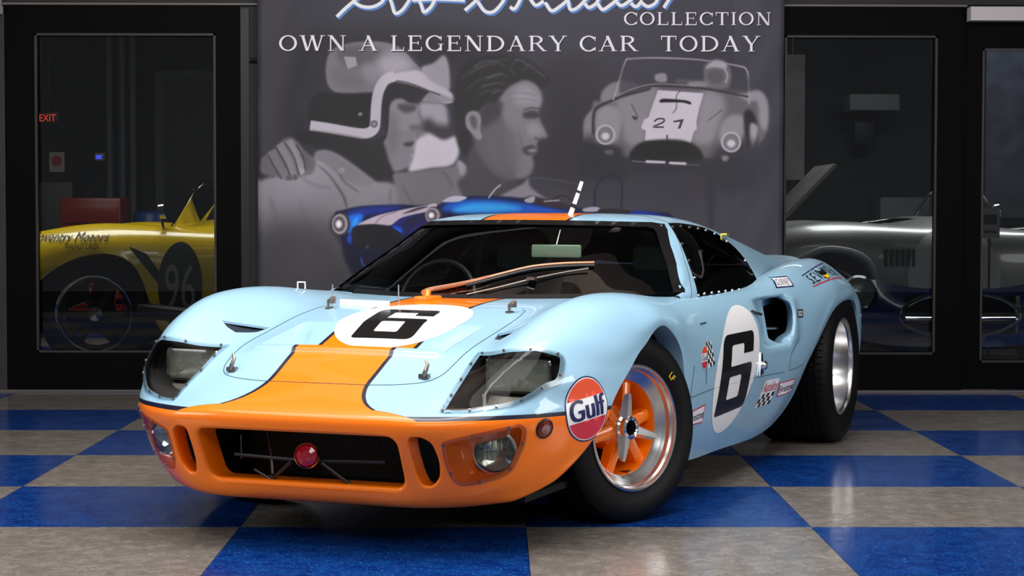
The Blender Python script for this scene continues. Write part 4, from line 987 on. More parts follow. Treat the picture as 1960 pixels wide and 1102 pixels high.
# backdrop tones
yy = np.linspace(0, 1, BH)[:, None]; xx = np.linspace(0, 1, BW)[None, :]
base = 62 - 10*np.sin(yy*3.1) + 8*np.exp(-((xx-.5)/.3)**2-((yy-.1)/.15)**2) + 6*(xx > .9)
IMG[..., 0] = base/255; IMG[..., 1] = base*.97/255; IMG[..., 2] = base*1.12/255
paint([(490,-60),(560,-60),(560,120),(590,200),(560,250),(490,320)], 62, 20, .7)
paint([(560,80),(640,60),(900,60),(1000,100),(900,130),(640,150),(580,260),(540,260)], 42, 18, .8)
paint([(1040,130),(1130,110),(1160,200),(1120,330),(1080,420),(1010,380),(1030,320),(1060,240)], 46, 16, .8)
paint([(1000,330),(1120,380),(1250,400),(1500,390),(1500,640),(1000,640)], (66,65,74), 22, .7)
# helmeted driver
paint(zA([(530,560),(525,470),(545,380),(600,330),(700,300),(800,290),(900,290),(1000,310),(1080,360),(1140,430),(1190,490),(1100,540),(1000,550),(930,580),(880,630),(800,660),(700,660),(600,650),(550,610)]), 116, 1.5)
paint(zA([(600,350),(700,320),(830,330),(930,360),(880,430),(800,440),(740,470),(650,460),(610,400)]), 84, 6, .8)
paint(zA([(560,480),(640,470),(720,520),(820,540),(760,610),(640,620),(560,560)]), 104, 7, .8)
paint(zA([(900,400),(1000,370),(1090,400),(1150,470),(1050,520),(930,530),(880,470)]), 158, 9, .9)
paint(zA([(780,470),(860,450),(900,520),(850,580),(790,540)]), 140, 6, .7)
paint(zA([(650,395),(735,400),(745,460),(680,485)]), 160, .8, .9, False)
paint(zA([(1190,480),(1280,440),(1350,385),(1385,440),(1397,560),(1380,640),(1260,590)]), 148, 2.5)
paint(zA([(480,640),(590,650),(700,655),(840,650),(855,700),(835,800),(825,890),(740,890),(600,860),(425,850),(400,780),(430,690)]), 36, 2)
paint(zA([(940,640),(1000,590),(1100,585),(1200,610),(1280,650),(1250,700),(1180,740),(1090,760),(1000,720),(960,760)]), 42, 2)
paint(zA([(965,760),(1000,700),(1060,690),(1110,720),(1175,735),(1180,800),(1218,885),(1212,925),(1165,940),(1150,975),(1155,1010),(1130,1060),(1140,1102),(960,1102),(955,900)]), 128, 2)
paint(zB([(930,100),(960,0),(1150,10),(1160,60),(1142,80),(1142,120),(1125,150),(1128,190),(1105,250),(1040,280),(985,280),(950,200)]), 118, 2)
paint(zA([(1030,730),(1100,725),(1165,740),(1150,775),(1080,790),(1040,765)]), 62, 3, .85)
paint(zA([(1110,880),(1190,880),(1215,915),(1180,935),(1130,925)]), 78, 3, .7)
paint(zB([(1070,85),(1145,72),(1140,100),(1090,108)]), 55, 1.5, .85)
paint(zA([(970,800),(1010,790),(1040,900),(1020,1050),(980,1100),(962,1000)]), 100, 7, .7)
paint(zA([(1180,720),(1280,715),(1365,735),(1385,880),(1330,920),(1230,900),(1190,820)]), 146, 4)
paint(zA([(1200,850),(1260,830),(1300,870),(1390,880),(1450,930),(1460,990),(1380,1000),(1290,960),(1220,940)]), 54, 6)
paint(zB([(1160,60),(1240,10),(1350,60),(1450,30),(1465,120),(1440,210),(1380,250),(1260,262),(1120,290),(1110,250),(1135,180)]), 184, 3)
paint(zB([(1100,0),(1180,-10),(1240,20),(1160,50),(1110,30)]), 120, 3, .7)
paint(zA([(1000,520),(1080,500),(1190,495),(1260,565),(1380,628),(1440,682),(1428,712),(1350,720),(1270,650),(1150,600),(1000,568),(950,590)]), 172, 1.2)
paint(zA([(1200,705),(1260,640),(1340,660),(1425,700),(1350,718),(1260,715)]), 132, 1.5, .9)
stroke(zA([(965,565),(1060,570),(1150,595),(1260,640),(1330,665)]), 2.2, 60, .6)
paint(zA([(935,940),(930,850),(932,700),(965,620),(1020,575),(1010,630),(975,690),(968,800),(962,900),(940,980),(880,1010),(860,990)]), 42, 1.4)
stroke(zA([(1010,530),(940,560),(895,640),(878,740),(872,850),(860,905),(800,935),(690,925),(550,900),(415,880)]), 20, 176, .8)
paint(zA([(835,865),(850,845),(880,845),(890,870),(875,892),(848,890)]), 100, .6); paint(zA([(852,868),(862,856),(874,866),(864,880)]), 150, .4)
paint(zA([(750,800),(762,785),(780,790),(778,808),(760,812)]), 120, .8)
# driver's neck, hand, shirts
paint(zB([(420,0),(700,40),(880,80),(930,90),(965,200),(1005,300),(1005,360),(960,368),(880,345),(760,262),(600,160),(440,110),(330,70),(320,10)]), 40, 3)
paint([(490,365),(500,345),(540,330),(590,310),(612,290),(640,292),(680,318),(715,345),(745,352),(800,378),(806,395),(660,402),(630,430),(650,470),(680,520),(670,640),(490,640)], 152, 3, 1, True, 58)
paint([(490,440),(640,430),(660,470),(690,530),(690,640),(490,640)], 56, 26, .85)
paint(zB([(450,150),(520,135),(620,180),(740,260),(860,350),(830,390),(740,380),(640,330),(520,230),(460,200)]), 120, 2.5)
stroke(zB([(470,240),(540,300),(600,380),(650,460),(680,550)]), (2, 5), 66, 1.5, .8); stroke(zB([(620,300),(660,360),(760,430)]), 3, 70, 1.5, .7)
stroke(zB([(360,330),(450,380),(560,400)]), 3, 90, 2.5, .6); stroke(zB([(340,480),(370,560),(380,640)]), 3, 90, 3, .5); stroke(zB([(130,470),(160,560),(180,660)]), 5, 84, 4, .6)
for c, r_, t in (((638,275), 25, 128), ((638,277), 14, 165), ((638,279), 7, 90)): paint(zB([(c[0]+r_*math.cos(a), c[1]+r_*math.sin(a)) for a in np.linspace(0, 6.28, 12)[:-1]]), t, .5)
paint([(500,330),(498,312),(508,296),(525,284),(540,268),(556,262),(572,274),(584,290),(604,306),(598,330),(580,336),(556,342),(530,338)], 100, 2)
for f_, t in (([(505,300),(512,320),(524,338)], 98), ([(518,288),(534,318),(551,342)], 112), ([(534,275),(552,308),(564,341)], 124), ([(552,268),(568,300),(578,330)], 132), ([(578,292),(588,305),(590,320)], 92)):
    stroke(f_, (15, 12), t, 1.2); 
for f_ in ([(513,296),(524,318),(538,342)], [(527,280),(544,310),(558,343)], [(545,272),(562,300),(572,334)], [(566,276),(580,300),(584,326)]): stroke(f_, 2.4, 52, .9, .85)
paint([(548,336),(556,334),(556,343),(549,344)], 88, .8); paint([(560,334),(568,334),(568,343),(561,343)], 88, .8); paint([(573,322),(581,322),(582,331),(575,333)], 146, .8)
paint(zB([(1000,300),(1120,285),(1280,265),(1420,245),(1460,200),(1500,240),(1560,330),(1640,400),(1560,520),(1200,540),(700,560),(860,480),(1000,400)]), 106, 2.5)
paint(zB([(700,480),(860,380),(1000,370),(1010,540),(700,560)]), 124, 4, .8)
stroke(zB([(1060,380),(1100,450),(1140,520)]), 4, 84, 2.5, .7); stroke(zB([(1340,280),(1390,330),(1410,400)]), 4, 82, 2.5, .7); stroke(zB([(985,400),(975,470),(985,530)]), 4, 88, 2.5, .6)
paint(zB([(1450,210),(1500,230),(1560,300),(1640,330),(1650,380),(1590,360),(1530,340),(1470,300)]), 140, 2)
# second man
paint([(868,170),(880,130),(905,112),(945,104),(985,108),(1020,120),(1052,150),(1045,160),(1030,170),(1012,158),(985,175),(960,210),(940,240),(925,290),(905,300),(880,285),(868,240)], 38, 3)
paint([(890,330),(900,280),(930,290),(985,330),(1000,338),(985,352),(950,400),(900,390),(875,350)], 66, 3)
paint([(985,158),(1005,152),(1024,160),(1035,176),(1036,196),(1030,212),(1033,228),(1046,255),(1045,263),(1031,266),(1027,276),(1028,288),(1018,298),(1021,312),(1014,332),(995,340),(970,336),(945,318),(930,290),(925,260),(935,225),(950,195),(968,170)], 114, 2.4)
paint([(905,225),(940,196),(962,225),(968,290),(985,338),(955,338),(922,305),(905,270)], 84, 4)
paint([(925,205),(950,190),(962,200),(950,230),(930,245),(915,225)], 52, 4, .8)
paint([(930,240),(960,230),(985,260),(990,300),(985,335),(955,325),(932,295)], 92, 7, .8)
paint([(985,170),(1010,160),(1030,178),(1032,200),(1010,200),(985,195)], 146, 6, .8)
paint([(1000,216),(1018,210),(1032,216),(1030,224),(1012,226),(1002,224)], 52, 2, .9); stroke([(1000,210),(1016,205),(1034,208)], 3, 60, 1, .7)
paint([(1008,240),(1025,235),(1038,250),(1030,258),(1012,258)], 140, 4, .7)
stroke([(1044,262),(1032,266),(1022,262)], 3, 62, 1.2, .8); paint([(1000,282),(1016,276),(1028,283),(1026,292),(1010,296),(1002,292)], 60, 1.8, .85); paint([(1008,287),(1020,283),(1027,286),(1018,291)], 150, 1.2, .7)
stroke([(990,250),(998,272),(996,296)], 3, 80, 2.5, .6); stroke([(975,178),(1000,176),(1025,182)], 2, 95, 1.5, .6); stroke([(975,190),(1000,188),(1028,192)], 2, 95, 1.5, .6)
paint([(890,222),(898,212),(912,212),(920,226),(918,246),(922,262),(914,266),(900,252),(891,240)], 128, 1.5); paint([(898,224),(906,220),(912,230),(910,246),(902,240)], 72, 2, .85)
for f_ in ([(880,150),(910,130),(950,120)], [(890,170),(920,150),(960,140)], [(915,180),(935,172),(955,170)], [(990,112),(975,130),(985,140)], [(1000,116),(1015,130),(1040,145)], [(900,140),(935,118),(975,112)]): stroke(f_, 2, 92, 1.5, .6)
for f_ in ([(905,128),(925,116),(950,118),(968,126)], [(985,112),(1003,118),(1006,130),(996,134)], [(1008,120),(1026,132),(1044,150)], [(930,150),(955,140),(975,146)], [(920,165),(945,158),(965,160)], [(940,178),(955,172),(970,172)]): stroke(f_, (3, 1.2), 108, 1.6, .6)
paint([(930,398),(960,372),(1000,350),(1010,340),(1016,358),(1050,382),(1070,392),(1060,410),(930,412)], 134, 2.5, .9)
# black and white number 21 roadster
paint(zC([(495,960),(500,820),(550,760),(560,700),(620,690),(620,640),(680,580),(760,560),(850,590),(1000,600),(1350,610),(1500,600),(1640,630),(1700,620),(1760,660),(1780,760),(1770,900),(1700,1000),(1500,1089),(800,1089),(500,1089)]), 96, 2.5)
paint(zC([(620,700),(620,640),(680,580),(780,560),(880,590),(780,640),(720,700)]), 118, 2.5); paint(zC([(1560,640),(1640,630),(1720,625),(1770,690),(1780,800),(1760,900),(1720,850),(1700,700),(1640,700)]), 140, 3)
paint(zC([(720,690),(850,620),(1010,600),(940,860),(925,980),(840,1010),(780,960),(760,850),(740,760)]), 128, 6); paint(zC([(1330,630),(1450,650),(1480,740),(1440,850),(1400,960),(1330,1000),(1240,960),(1280,850)]), 134, 6)
paint(zC([(575,870),(590,770),(650,730),(720,740),(760,800),(750,900),(720,980),(640,990),(590,950)]), 132, 3); paint(zC([(1440,900),(1470,830),(1530,790),(1600,800),(1615,860),(1590,980),(1520,1010),(1450,990)]), 136, 3)
paint(zC([(550,760),(575,745),(565,800),(555,930),(500,960),(500,830)]), 120, 2.5); stroke(zC([(562,930),(562,800),(590,740),(700,690),(770,660),(960,610)]), 4, 30, 1.2)
paint(zC([(1610,780),(1660,760),(1700,850),(1700,990),(1640,1030),(1620,950)]), 44, 2.5); paint(zC([(1655,850),(1705,870),(1695,960),(1660,1025),(1650,940)]), 150, 2)
paint(zC([(830,800),(850,830),(870,810)]), 60, 1); stroke(zC([(825,715),(870,805)]), 1.5, 60, .5); stroke(zC([(1360,830),(1460,755)]), 1.5, 70, .5)
stroke(zC([(700,690),(740,560),(785,420),(820,405),(1000,398),(1300,410),(1560,450),(1625,475),(1640,560),(1645,720)]), 3.2, 150, .5)
paint(zC([(745,640),(790,430),(1000,410),(1300,420),(1600,480),(1630,640),(1300,600),(1000,590),(850,610)]), (62,60,68), 2, .75)
paint(zC([(1330,480),(1350,430),(1420,405),(1490,430),(1520,500),(1500,600),(1400,610),(1340,580)]), 106, 2); paint(zC([(1340,470),(1400,415),(1480,430),(1480,470),(1400,460)]), 160, 1.5); stroke(zC([(1465,450),(1495,520),(1480,570)]), 3, 160, .8); paint(zC([(1350,500),(1450,480),(1460,560),(1380,570)]), 84, 2, .8)
paint(zC([(990,515),(1060,505),(1070,560),(1000,560)]), 132, 1.5); paint(zC([(1140,545),(1230,550),(1230,585),(1150,580)]), 78, 1.5); paint(zC([(1230,560),(1340,560),(1350,600),(1230,595)]), 126, 2)
stroke(zC([(710,680),(820,630),(1000,590),(1300,605),(1640,665)]), 3.5, 52, .6); stroke(zC([(720,668),(830,615),(1000,578),(1280,592)]), 1.6, 140, .4)
paint(zC([(1010,620),(1330,640),(1300,740),(1275,860),(1240,985),(920,970),(930,860),(960,760)]), 186, 1, 1, False); paint(zC([(905,850),(960,810),(1230,820),(1280,860),(1240,910),(930,900)]), 186, 1)
stroke(zC([(1170,620),(1140,660),(1140,740),(1115,780)]), 1.5, 60, .4); paint(zC([(1025,690),(1060,680),(1200,690),(1240,705),(1235,718),(1180,705),(1060,705),(1025,705)]), 26, .6); stroke(zC([(1075,930),(1075,970)]), 2.5, 50, .4, 1, False)
stroke(zC([(985,838),(1010,820),(1050,820),(1050,840),(1010,860),(980,876),(1052,876)]), 3, 60, .3, 1, True, 6); paint(zC([(1118,834),(1150,826),(1192,820),(1168,886),(1150,886),(1168,838),(1120,843)]), 60, .3, 1, False)
paint(zD([(815,200),(830,130),(900,75),(1050,55),(1200,65),(1300,120),(1320,200),(1180,215),(950,215)]), 30, 2); paint(zD([(480,60),(560,20),(580,110),(760,110),(800,200),(1330,200),(1420,110),(1640,50),(1700,130),(1660,330),(1560,420),(1420,380),(1300,300),(800,300),(560,330),(470,200)]), (44,43,51), 8, .85)
paint(zD([(480,100),(560,80),(740,120),(790,260),(780,330),(480,310)]), (42,41,48), 4, .9)
for cx, cy, R_ in ((646,930,70), (1520,980,72)):
    paint(zC([(cx+R_*.98*math.cos(a), cy+R_*math.sin(a)) for a in np.linspace(0, 6.28, 20)[:-1]]), 170, .8); paint(zC([(cx+R_*.78*math.cos(a), cy+R_*.82*math.sin(a)) for a in np.linspace(0, 6.28, 20)[:-1]]), 112, .8)
    paint(zC([(cx+R_*.40*math.cos(a), cy+10+R_*.36*math.sin(a)) for a in np.linspace(0, 6.28, 16)[:-1]]), 190, 1.5)
paint(zD([(925,198),(1065,205),(1065,222),(925,218)]), 178, .4, 1, False); paint(zD([(1088,208),(1210,212),(1210,233),(1088,226)]), 178, .4, 1, False); stroke(zD([(830,205),(925,212)]), 1.5, 140, .4, 1, False); stroke(zD([(1210,226),(1300,236)]), 1.2, 110, .4, 1, False)
paint(zD([(640,130),(700,130),(690,160),(650,155)]), 88, 1.5); paint(zD([(1455,170),(1500,170),(1495,200),(1465,205)]), 120, 1.5)
paint(zD([(1350,300),(1400,300),(1400,640),(1360,640)]), (38,38,48), 4, .6)
# blue roadster printed in colour along the bottom
paint([(640,410),(655,402),(690,394),(760,391),(800,392),(830,390),(820,400),(870,378),(930,374),(1000,378),(1060,390),(1120,398),(1200,402),(1250,404),(1290,418),(1290,520),(1200,560),(700,560),(680,520),(660,480),(650,450)], (14,18,52), 1.2)
paint([(660,412),(668,404),(700,396),(770,394),(742,404),(690,414),(676,425)], (22,44,128), 3)
paint([(666,414),(690,408),(694,418),(680,438),(668,448),(664,428)], (24,108,216), 2.5); paint([(676,420),(684,416),(682,430),(674,434)], (40,150,235), 1.5)
paint([(845,398),(860,386),(900,380),(960,382),(1020,390),(1080,402),(1100,408),(1000,408),(860,404)], (20,80,176), 3.5); paint([(865,400),(900,388),(960,388),(1000,398),(960,404),(880,406)], (46,146,214), 3.5)
paint([(1200,405),(1230,402),(1260,408),(1290,418),(1280,430),(1200,420)], (20,48,140), 2.5); paint([(740,440),(780,408),(816,410),(820,425),(800,440),(765,450)], (30,28,100), 3); paint([(750,432),(772,438),(768,446),(752,442)], (18,90,214), 2)
paint([(683,430),(720,412),(770,400),(812,392),(830,388),(836,392),(826,402),(790,410),(766,417),(745,431),(716,429)], (178,164,176), .8); stroke([(716,430),(730,414),(760,404)], 1, (70,64,78), .4); paint([(770,408),(800,396),(820,394),(790,404)], (60,50,60), .6)
paint([(676,434),(700,429),(740,431),(762,442),(770,456),(750,480),(700,485),(680,470),(672,450)], (24,22,30), 1.2); paint([(780,416),(815,408),(830,410),(790,436),(768,446)], (24,22,40), 2, .6)
for cx, cy, rx, ry in ((650,428,16,21), (827,411,15,16)):
    E_ = lambda k, dx=0: [(cx+dx+rx*k*math.cos(a), cy+ry*k*math.sin(a)) for a in np.linspace(0, 6.28, 20)[:-1]]
    paint(E_(1.05, 3), (60,54,56), .8); paint(E_(.92), (150,144,150), .8); paint(E_(.7, -1), (84,78,84), 1); paint(E_(.36, -2), (226,220,224), 1.5)
stroke([(661,480),(685,481)], 3, (120,118,130), .6, 1, False); stroke([(697,481),(727,482)], 3.4, (190,190,198), .5, 1, False); paint([(664,452),(672,450),(672,466),(666,464)], (22,70,170), 1.5); paint([(700,470),(705,470),(705,480),(700,480)], (110,100,110), .5)
paint([(660,470),(760,488),(780,520),(700,560),(676,530)], (16,18,44), 4); stroke([(690,492),(694,505),(700,512)], 2, (40,110,190), .8)
paint([(846,384),(866,374),(893,376),(880,384),(860,386)], (168,166,184), .8)
stroke([(934,378),(944,364),(958,350),(980,340),(1040,340),(1090,348),(1120,356)], 1.2, (92,90,100), .4, .8); stroke([(934,378),(946,362),(958,352)], 2.2, (190,186,196), .5)
paint([(1000,382),(1015,374),(1030,376),(1080,388),(1100,398),(1060,396)], (50,40,46), 1.2); paint([(1004,380),(1022,374),(1020,386),(1006,386)], (150,150,160), .8)
stroke([(1054,390),(1062,377),(1078,373),(1092,380),(1100,392)], 3, (38,34,42), .6); stroke([(1040,384),(1070,382)], 2, (180,176,184), .6)
stroke([(1138,405),(1138,370),(1144,350),(1158,336),(1172,334),(1186,342),(1190,360),(1188,406)], 4.4, (30,32,58), .6); paint([(1115,398),(1140,394),(1150,402),(1120,404)], (150,150,164), .8); paint([(1150,398),(1200,400),(1200,408),(1150,406)], (30,28,36), 1)
# handwriting at the top (only its feet are in view), then the two lines of capitals
sig = [zA([(600,118),(660,60),(740,-10),(800,-70)]), zA([(720,15),(780,45),(850,48),(910,20),(940,-20)]), zA([(960,-40),(985,20),(1010,92),(1060,70),(1110,0),(1130,-40)]), zA([(1165,-40),(1195,40),(1215,85),(1260,50),(1290,0)]), zA([(1130,2),(1300,-6),(1500,2)]), zA([(1500,72),(1560,20),(1620,-40)]), zA([(1590,10),(1640,75),(1700,80),(1760,20),(1790,-40)]),
 zC([(-20,45),(10,60),(40,20),(60,-30)]), zC([(120,-10),(160,35),(215,5)]), zC([(225,15),(270,72),(330,40),(390,-10)]), zC([(385,0),(400,62),(450,50),(520,-20)]), zC([(500,20),(530,48),(580,20),(600,-20)]), zC([(590,20),(625,62),(680,30),(740,-20)]), zC([(720,10),(760,35),(830,-10)]), zC([(820,20),(860,42),(900,0)]), zC([(900,20),(940,42),(990,20),(1010,-20)]), zC([(1050,50),(1075,10),(1110,-40)])]
for dx, dy, c, w in ((2.5, 3, (84,128,190), 8), (0, 0, (240,238,248), 6.5)):
    for s in sig: stroke([(x+dx, y+dy) for x, y in s], w, c, .3)
GL = {}
def _g():
    T, t, sf = .15, .075, .05
    def V(x, y0=0, y1=1, w=T): return [(x-w/2, y0), (x+w/2, y0), (x+w/2, y1), (x-w/2, y1)]
    def Hh(y, x0, x1, w=t): return [(x0, y-w/2), (x1, y-w/2), (x1, y+w/2), (x0, y+w/2)]
    def ser(x, y, w=.34): return [(x-w/2, y-(sf if y > .5 else 0)), (x+w/2, y-(sf if y > .5 else 0)), (x+w/2, y+(0 if y > .5 else sf)), (x-w/2, y+(0 if y > .5 else sf))]
    def dg(x0, y0, x1, y1, w): return [(x0-w/2, y0), (x0+w/2, y0), (x1+w/2, y1), (x1-w/2, y1)]
    def arc(cx, cy, rx, ry, a0, a1, w0=T, w1=t):
        o, i_ = [], []
        for a in np.linspace(R(a0), R(a1), 22):
            k = abs(math.cos(a)); w = w1+(w0-w1)*k; o.append((cx+rx*math.cos(a), cy+ry*math.sin(a))); i_.append((cx+(rx-w)*math.cos(a), cy+(ry-w)*math.sin(a)))
        return o+i_[::-1]
    GL['O'] = (1.0, [arc(.5, .5, .5, .52, 0, 360)]); GL['C'] = (.9, [arc(.5, .5, .5, .52, 42, 318), V(.86, .66, .97, .05), V(.86, .05, .28, .05)])
    GL['G'] = (1.0, [arc(.5, .5, .5, .52, 42, 318), V(.86, .68, .97, .05), V(.84, .03, .45, .13), Hh(.45, .68, 1.0, .05)])
    GL['D'] = (1.0, [V(.18), arc(.42, .5, .56, .5, -90, 90), Hh(.965, .02, .45), Hh(.035, .02, .45)])
    GL['E'] = (.82, [V(.18), Hh(.965, .02, .74), Hh(.035, .02, .78), Hh(.52, .18, .58, .06), V(.72, .76, 1, .05), V(.76, 0, .26, .05), V(.58, .40, .64, .05)])
    GL['L'] = (.78, [V(.18), Hh(.035, .02, .74), ser(.18, 1), V(.72, 0, .27, .05)])
    GL['I'] = (.36, [V(.18), ser(.18, 1), ser(.18, 0)])
    GL['T'] = (.88, [V(.44), Hh(.965, .02, .86), V(.04, .74, 1, .05), V(.84, .74, 1, .05), ser(.44, 0)])
    GL['N'] = (1.05, [V(.18, 0, 1, .07), V(.86, 0, 1, .07), dg(.84, 0, .18, 1, .19), ser(.15, 1, .26), ser(.18, 0, .3), ser(.86, 1, .3)])
    GL['A'] = (1.0, [dg(.12, 0, .50, 1, .075), dg(.84, 0, .46, 1, .17), Hh(.34, .24, .72, .06), ser(.12, 0, .3), ser(.84, 0, .34)])
    GL['R'] = (.98, [V(.18), arc(.44, .74, .34, .26, -90, 90), Hh(.965, .02, .46), Hh(.50, .18, .46, .06), dg(.86, 0, .46, .5, .17), ser(.18, 0), ser(.88, 0, .26)])
    GL['Y'] = (.96, [V(.48, 0, .5), dg(.46, .46, .12, 1, .17), dg(.52, .46, .84, 1, .08), ser(.12, 1, .32), ser(.84, 1, .28), ser(.48, 0)])
    GL['W'] = (1.35, [dg(.40, 0, .14, 1, .16), dg(.42, 0, .68, 1, .08), dg(.94, 0, .68, 1, .16), dg(.96, 0, 1.22, 1, .08), ser(.12, 1, .32), ser(.68, 1, .26), ser(1.24, 1, .26)])
_g()
def capitals(txt, x0, x1, ytop, ybot):
    h = ybot-ytop; tot = 0; items = []
    for ch in txt:
        if ch == ' ': tot += .55; continue
        items.append((ch, tot)); tot += GL[ch][0]+.16
    k = (x1-x0)/(tot-.16)
    for dx, dy, c in ((1.6, 1.8, (22,18,26)), (0, 0, (224,216,228))):
        for ch, o in items:
            for P in GL[ch][1]: paint([(x0+(o+x)*k+dx, ybot-y*h+dy) for x, y in P], c, .25, 1, False)
capitals('OWN A LEGENDARY CAR  TODAY', 533, 1454, 67.5, 97); capitals('COLLECTION', 1193, 1476, 22.5, 47)
IMG = np.clip((IMG-.2)*1.16+.215, 0, 1)
# slow cloth tone changes
IMG *= (1 + .035*np.sin(xx*37+np.sin(yy*9)*1.5)*np.cos(yy*11))[..., None]
def s2l(v): return np.where(v <= .04045, v/12.92, ((v+.055)/1.055)**2.4)
bimg = bpy.data.images.new('banner_print', BW, BH); px = np.ones((BH, BW, 4), np.float32); px[..., :3] = np.clip(IMG, 0, 1)[::-1]; bimg.pixels.foreach_set(px.ravel()); bimg.update(); bimg.pack()
# ------------------------------------------------------------------ the hall: floor of big squares, glazed black frames, banner
def struct(o): o['kind'] = 'structure'; return o
def tile_mat(name, base, fleck1, fleck2):
    m = bpy.data.materials.new(name); m.use_nodes = True; nt = m.node_tree; b = nt.nodes['Principled BSDF']; L = nt.links.new; N = nt.nodes.new
    tc = N('ShaderNodeTexCoord'); oi = N('ShaderNodeObjectInfo'); vm = N('ShaderNodeVectorMath'); vm.operation = 'MULTIPLY_ADD'; vm.inputs[1].default_value = (1, 1, 1)
    sc_ = N('ShaderNodeVectorMath'); sc_.operation = 'SCALE'; sc_.inputs['Scale'].default_value = 1; L(oi.outputs['Location'], sc_.inputs[0])
    ad = N('ShaderNodeVectorMath'); ad.operation = 'ADD'; L(tc.outputs['Object'], ad.inputs[0]); L(sc_.outputs[0], ad.inputs[1])
    def ramp(fac, p0, c0, p1, c1):
        r = N('ShaderNodeValToRGB'); e = r.color_ramp.elements; e[0].position = p0; e[0].color = c0; e[1].position = p1; e[1].color = c1; L(fac, r.inputs[0]); return r.outputs[0]
    n1 = N('ShaderNodeTexNoise'); n1.inputs['Scale'].default_value = 14; n1.inputs['Detail'].default_value = 9; n1.inputs['Roughness'].default_value = .75; n1.inputs['Distortion'].default_value = .8; L(ad.outputs[0], n1.inputs[0])
    n2 = N('ShaderNodeTexNoise'); n2.inputs['Scale'].default_value = 90; n2.inputs['Detail'].default_value = 5; L(ad.outputs[0], n2.inputs[0])
    n3 = N('ShaderNodeTexVoronoi'); n3.inputs['Scale'].default_value = 55; L(ad.outputs[0], n3.inputs[0])
    base_c = ramp(n1.outputs['Fac'], .43, lin(base), .62, lin(fleck1))
    mx = N('ShaderNodeMix'); mx.data_type = 'RGBA'; L(ramp(n2.outputs['Fac'], .57, (0, 0, 0, 1), .68, (.8, .8, .8, 1)), mx.inputs[0]); L(base_c, mx.inputs[6]); mx.inputs[7].default_value = lin(fleck2)
    m2 = N('ShaderNodeMix'); m2.data_type = 'RGBA'; L(ramp(n3.outputs['Distance'], .03, (1, 1, 1, 1), .07, (0, 0, 0, 1)), m2.inputs[0]); L(mx.outputs[2], m2.inputs[6]); m2.inputs[7].default_value = lin(fleck1)
    L(m2.outputs[2], b.inputs['Base Color']); b.inputs['Roughness'].default_value = .17; b.inputs['Specular IOR Level'].default_value = .55
    n4 = N('ShaderNodeTexNoise'); n4.inputs['Scale'].default_value = 5; n4.inputs['Detail'].default_value = 6; L(ad.outputs[0], n4.inputs[0])
    rr = N('ShaderNodeMapRange'); rr.inputs[3].default_value = .10; rr.inputs[4].default_value = .24; L(n4.outputs['Fac'], rr.inputs[0]); L(rr.outputs[0], b.inputs['Roughness'])
    bp = N('ShaderNodeBump'); bp.inputs['Strength'].default_value = .05; bp.inputs['Distance'].default_value = .004; L(n1.outputs['Fac'], bp.inputs['Height']); L(bp.outputs[0], b.inputs['Normal'])
    return m
TB = tile_mat('blue_vinyl_tile', '#062b70', '#0f4590', '#4273b8'); TG = tile_mat('grey_vinyl_tile', '#736d67', '#8f8881', '#4f4a45')
floor = struct(MB().box((0, 8.5, -.06), (16, 22, .1)).build('floor', mat('grout', '#2a2a2c', .5), smooth=False))
S_ = .9061; FX, FY = .0964, 6.1763
def slab(m):
    me = MB().box((0, 0, 0), (S_-.0022, S_-.0022, .012), None).mesh('floor_tile'); me.materials.append(m); return me
tb, tg = slab(TB), slab(TG)
for j in range(-4, 13):
    for i in range(-6, 6):
        if j > 5 and not -4 <= i <= 4: continue
        o = bpy.data.objects.new('floor_tile', tb if (i+j) % 2 == 0 else tg); C.objects.link(o); o.parent = floor; o.location = (FX+(i+.5)*S_, FY+(j+.5)*S_, -.006)
frame_m = mat('black_frame', '#030203', .55, spec=.08, noise=(3, .5)); bead_m = mat('frame_bead', '#2e2c2b', .4, metal=.2); pane_m = glass('door_glass', '#c4c8c8', 0, .0)
WY = 10.78
def glazed(name, x0, x1, zb, zt, gx0, gx1, gzb, gzt, y=WY, d=.09):
    f = struct(MB().box(((x0+gx0)/2, y+d/2, (zb+zt)/2), (gx0-x0, d, zt-zb)).box(((x1+gx1)/2, y+d/2, (zb+zt)/2), (x1-gx1, d, zt-zb)).box(((gx0+gx1)/2, y+d/2, (zb+gzb)/2), (gx1-gx0, d, gzb-zb)).box(((gx0+gx1)/2, y+d/2, (zt+gzt)/2), (gx1-gx0, d, zt-gzt)).build(name, frame_m, smooth=False))
    link('pane', MB().box(((gx0+gx1)/2, y+.045, (gzb+gzt)/2), (gx1-gx0, .006, gzt-gzb)).mesh('pane'), pane_m, f, False)
    b = .012; m = MB()
    for c, s in ((((gx0+gx1)/2, y+.004, gzb+b/2), (gx1-gx0, .02, b)), (((gx0+gx1)/2, y+.004, gzt-b/2), (gx1-gx0, .02, b)), ((gx0+b/2, y+.004, (gzb+gzt)/2), (b, .02, gzt-gzb)), ((gx1-b/2, y+.004, (gzb+gzt)/2), (b, .02, gzt-gzb))): m.box(c, s)
    m.build('glazing_bead', bead_m, f, False); return f
glazed('door_1', -2.685, -1.40, .012, 2.115, -2.525, -1.535, .215, 1.965)
glazed('door_2', 1.52, 2.575, .012, 2.115, 1.585, 2.425, .208, 1.962)
glazed('door_3', 2.580, 3.70, .012, 2.115, 2.680, 3.55, .162, 1.895, y=WY+.03)
wall_m = mat('wall_charcoal', '#1b191a', .6, noise=(4, .3)); wallg = mat('wall_grey', '#5f5c5c', .6)
struct(MB().box((.06, WY+.06, 1.15), (2.92, .12, 2.3)).build('wall_back', wall_m, smooth=False))
struct(MB().box((-4.4, WY+.06, 1.04), (3.42, .12, 2.07)).build('wall_left_of_doors', mat('wall_striped', '#2a2627', .5, noise=(8, .5)), smooth=False))
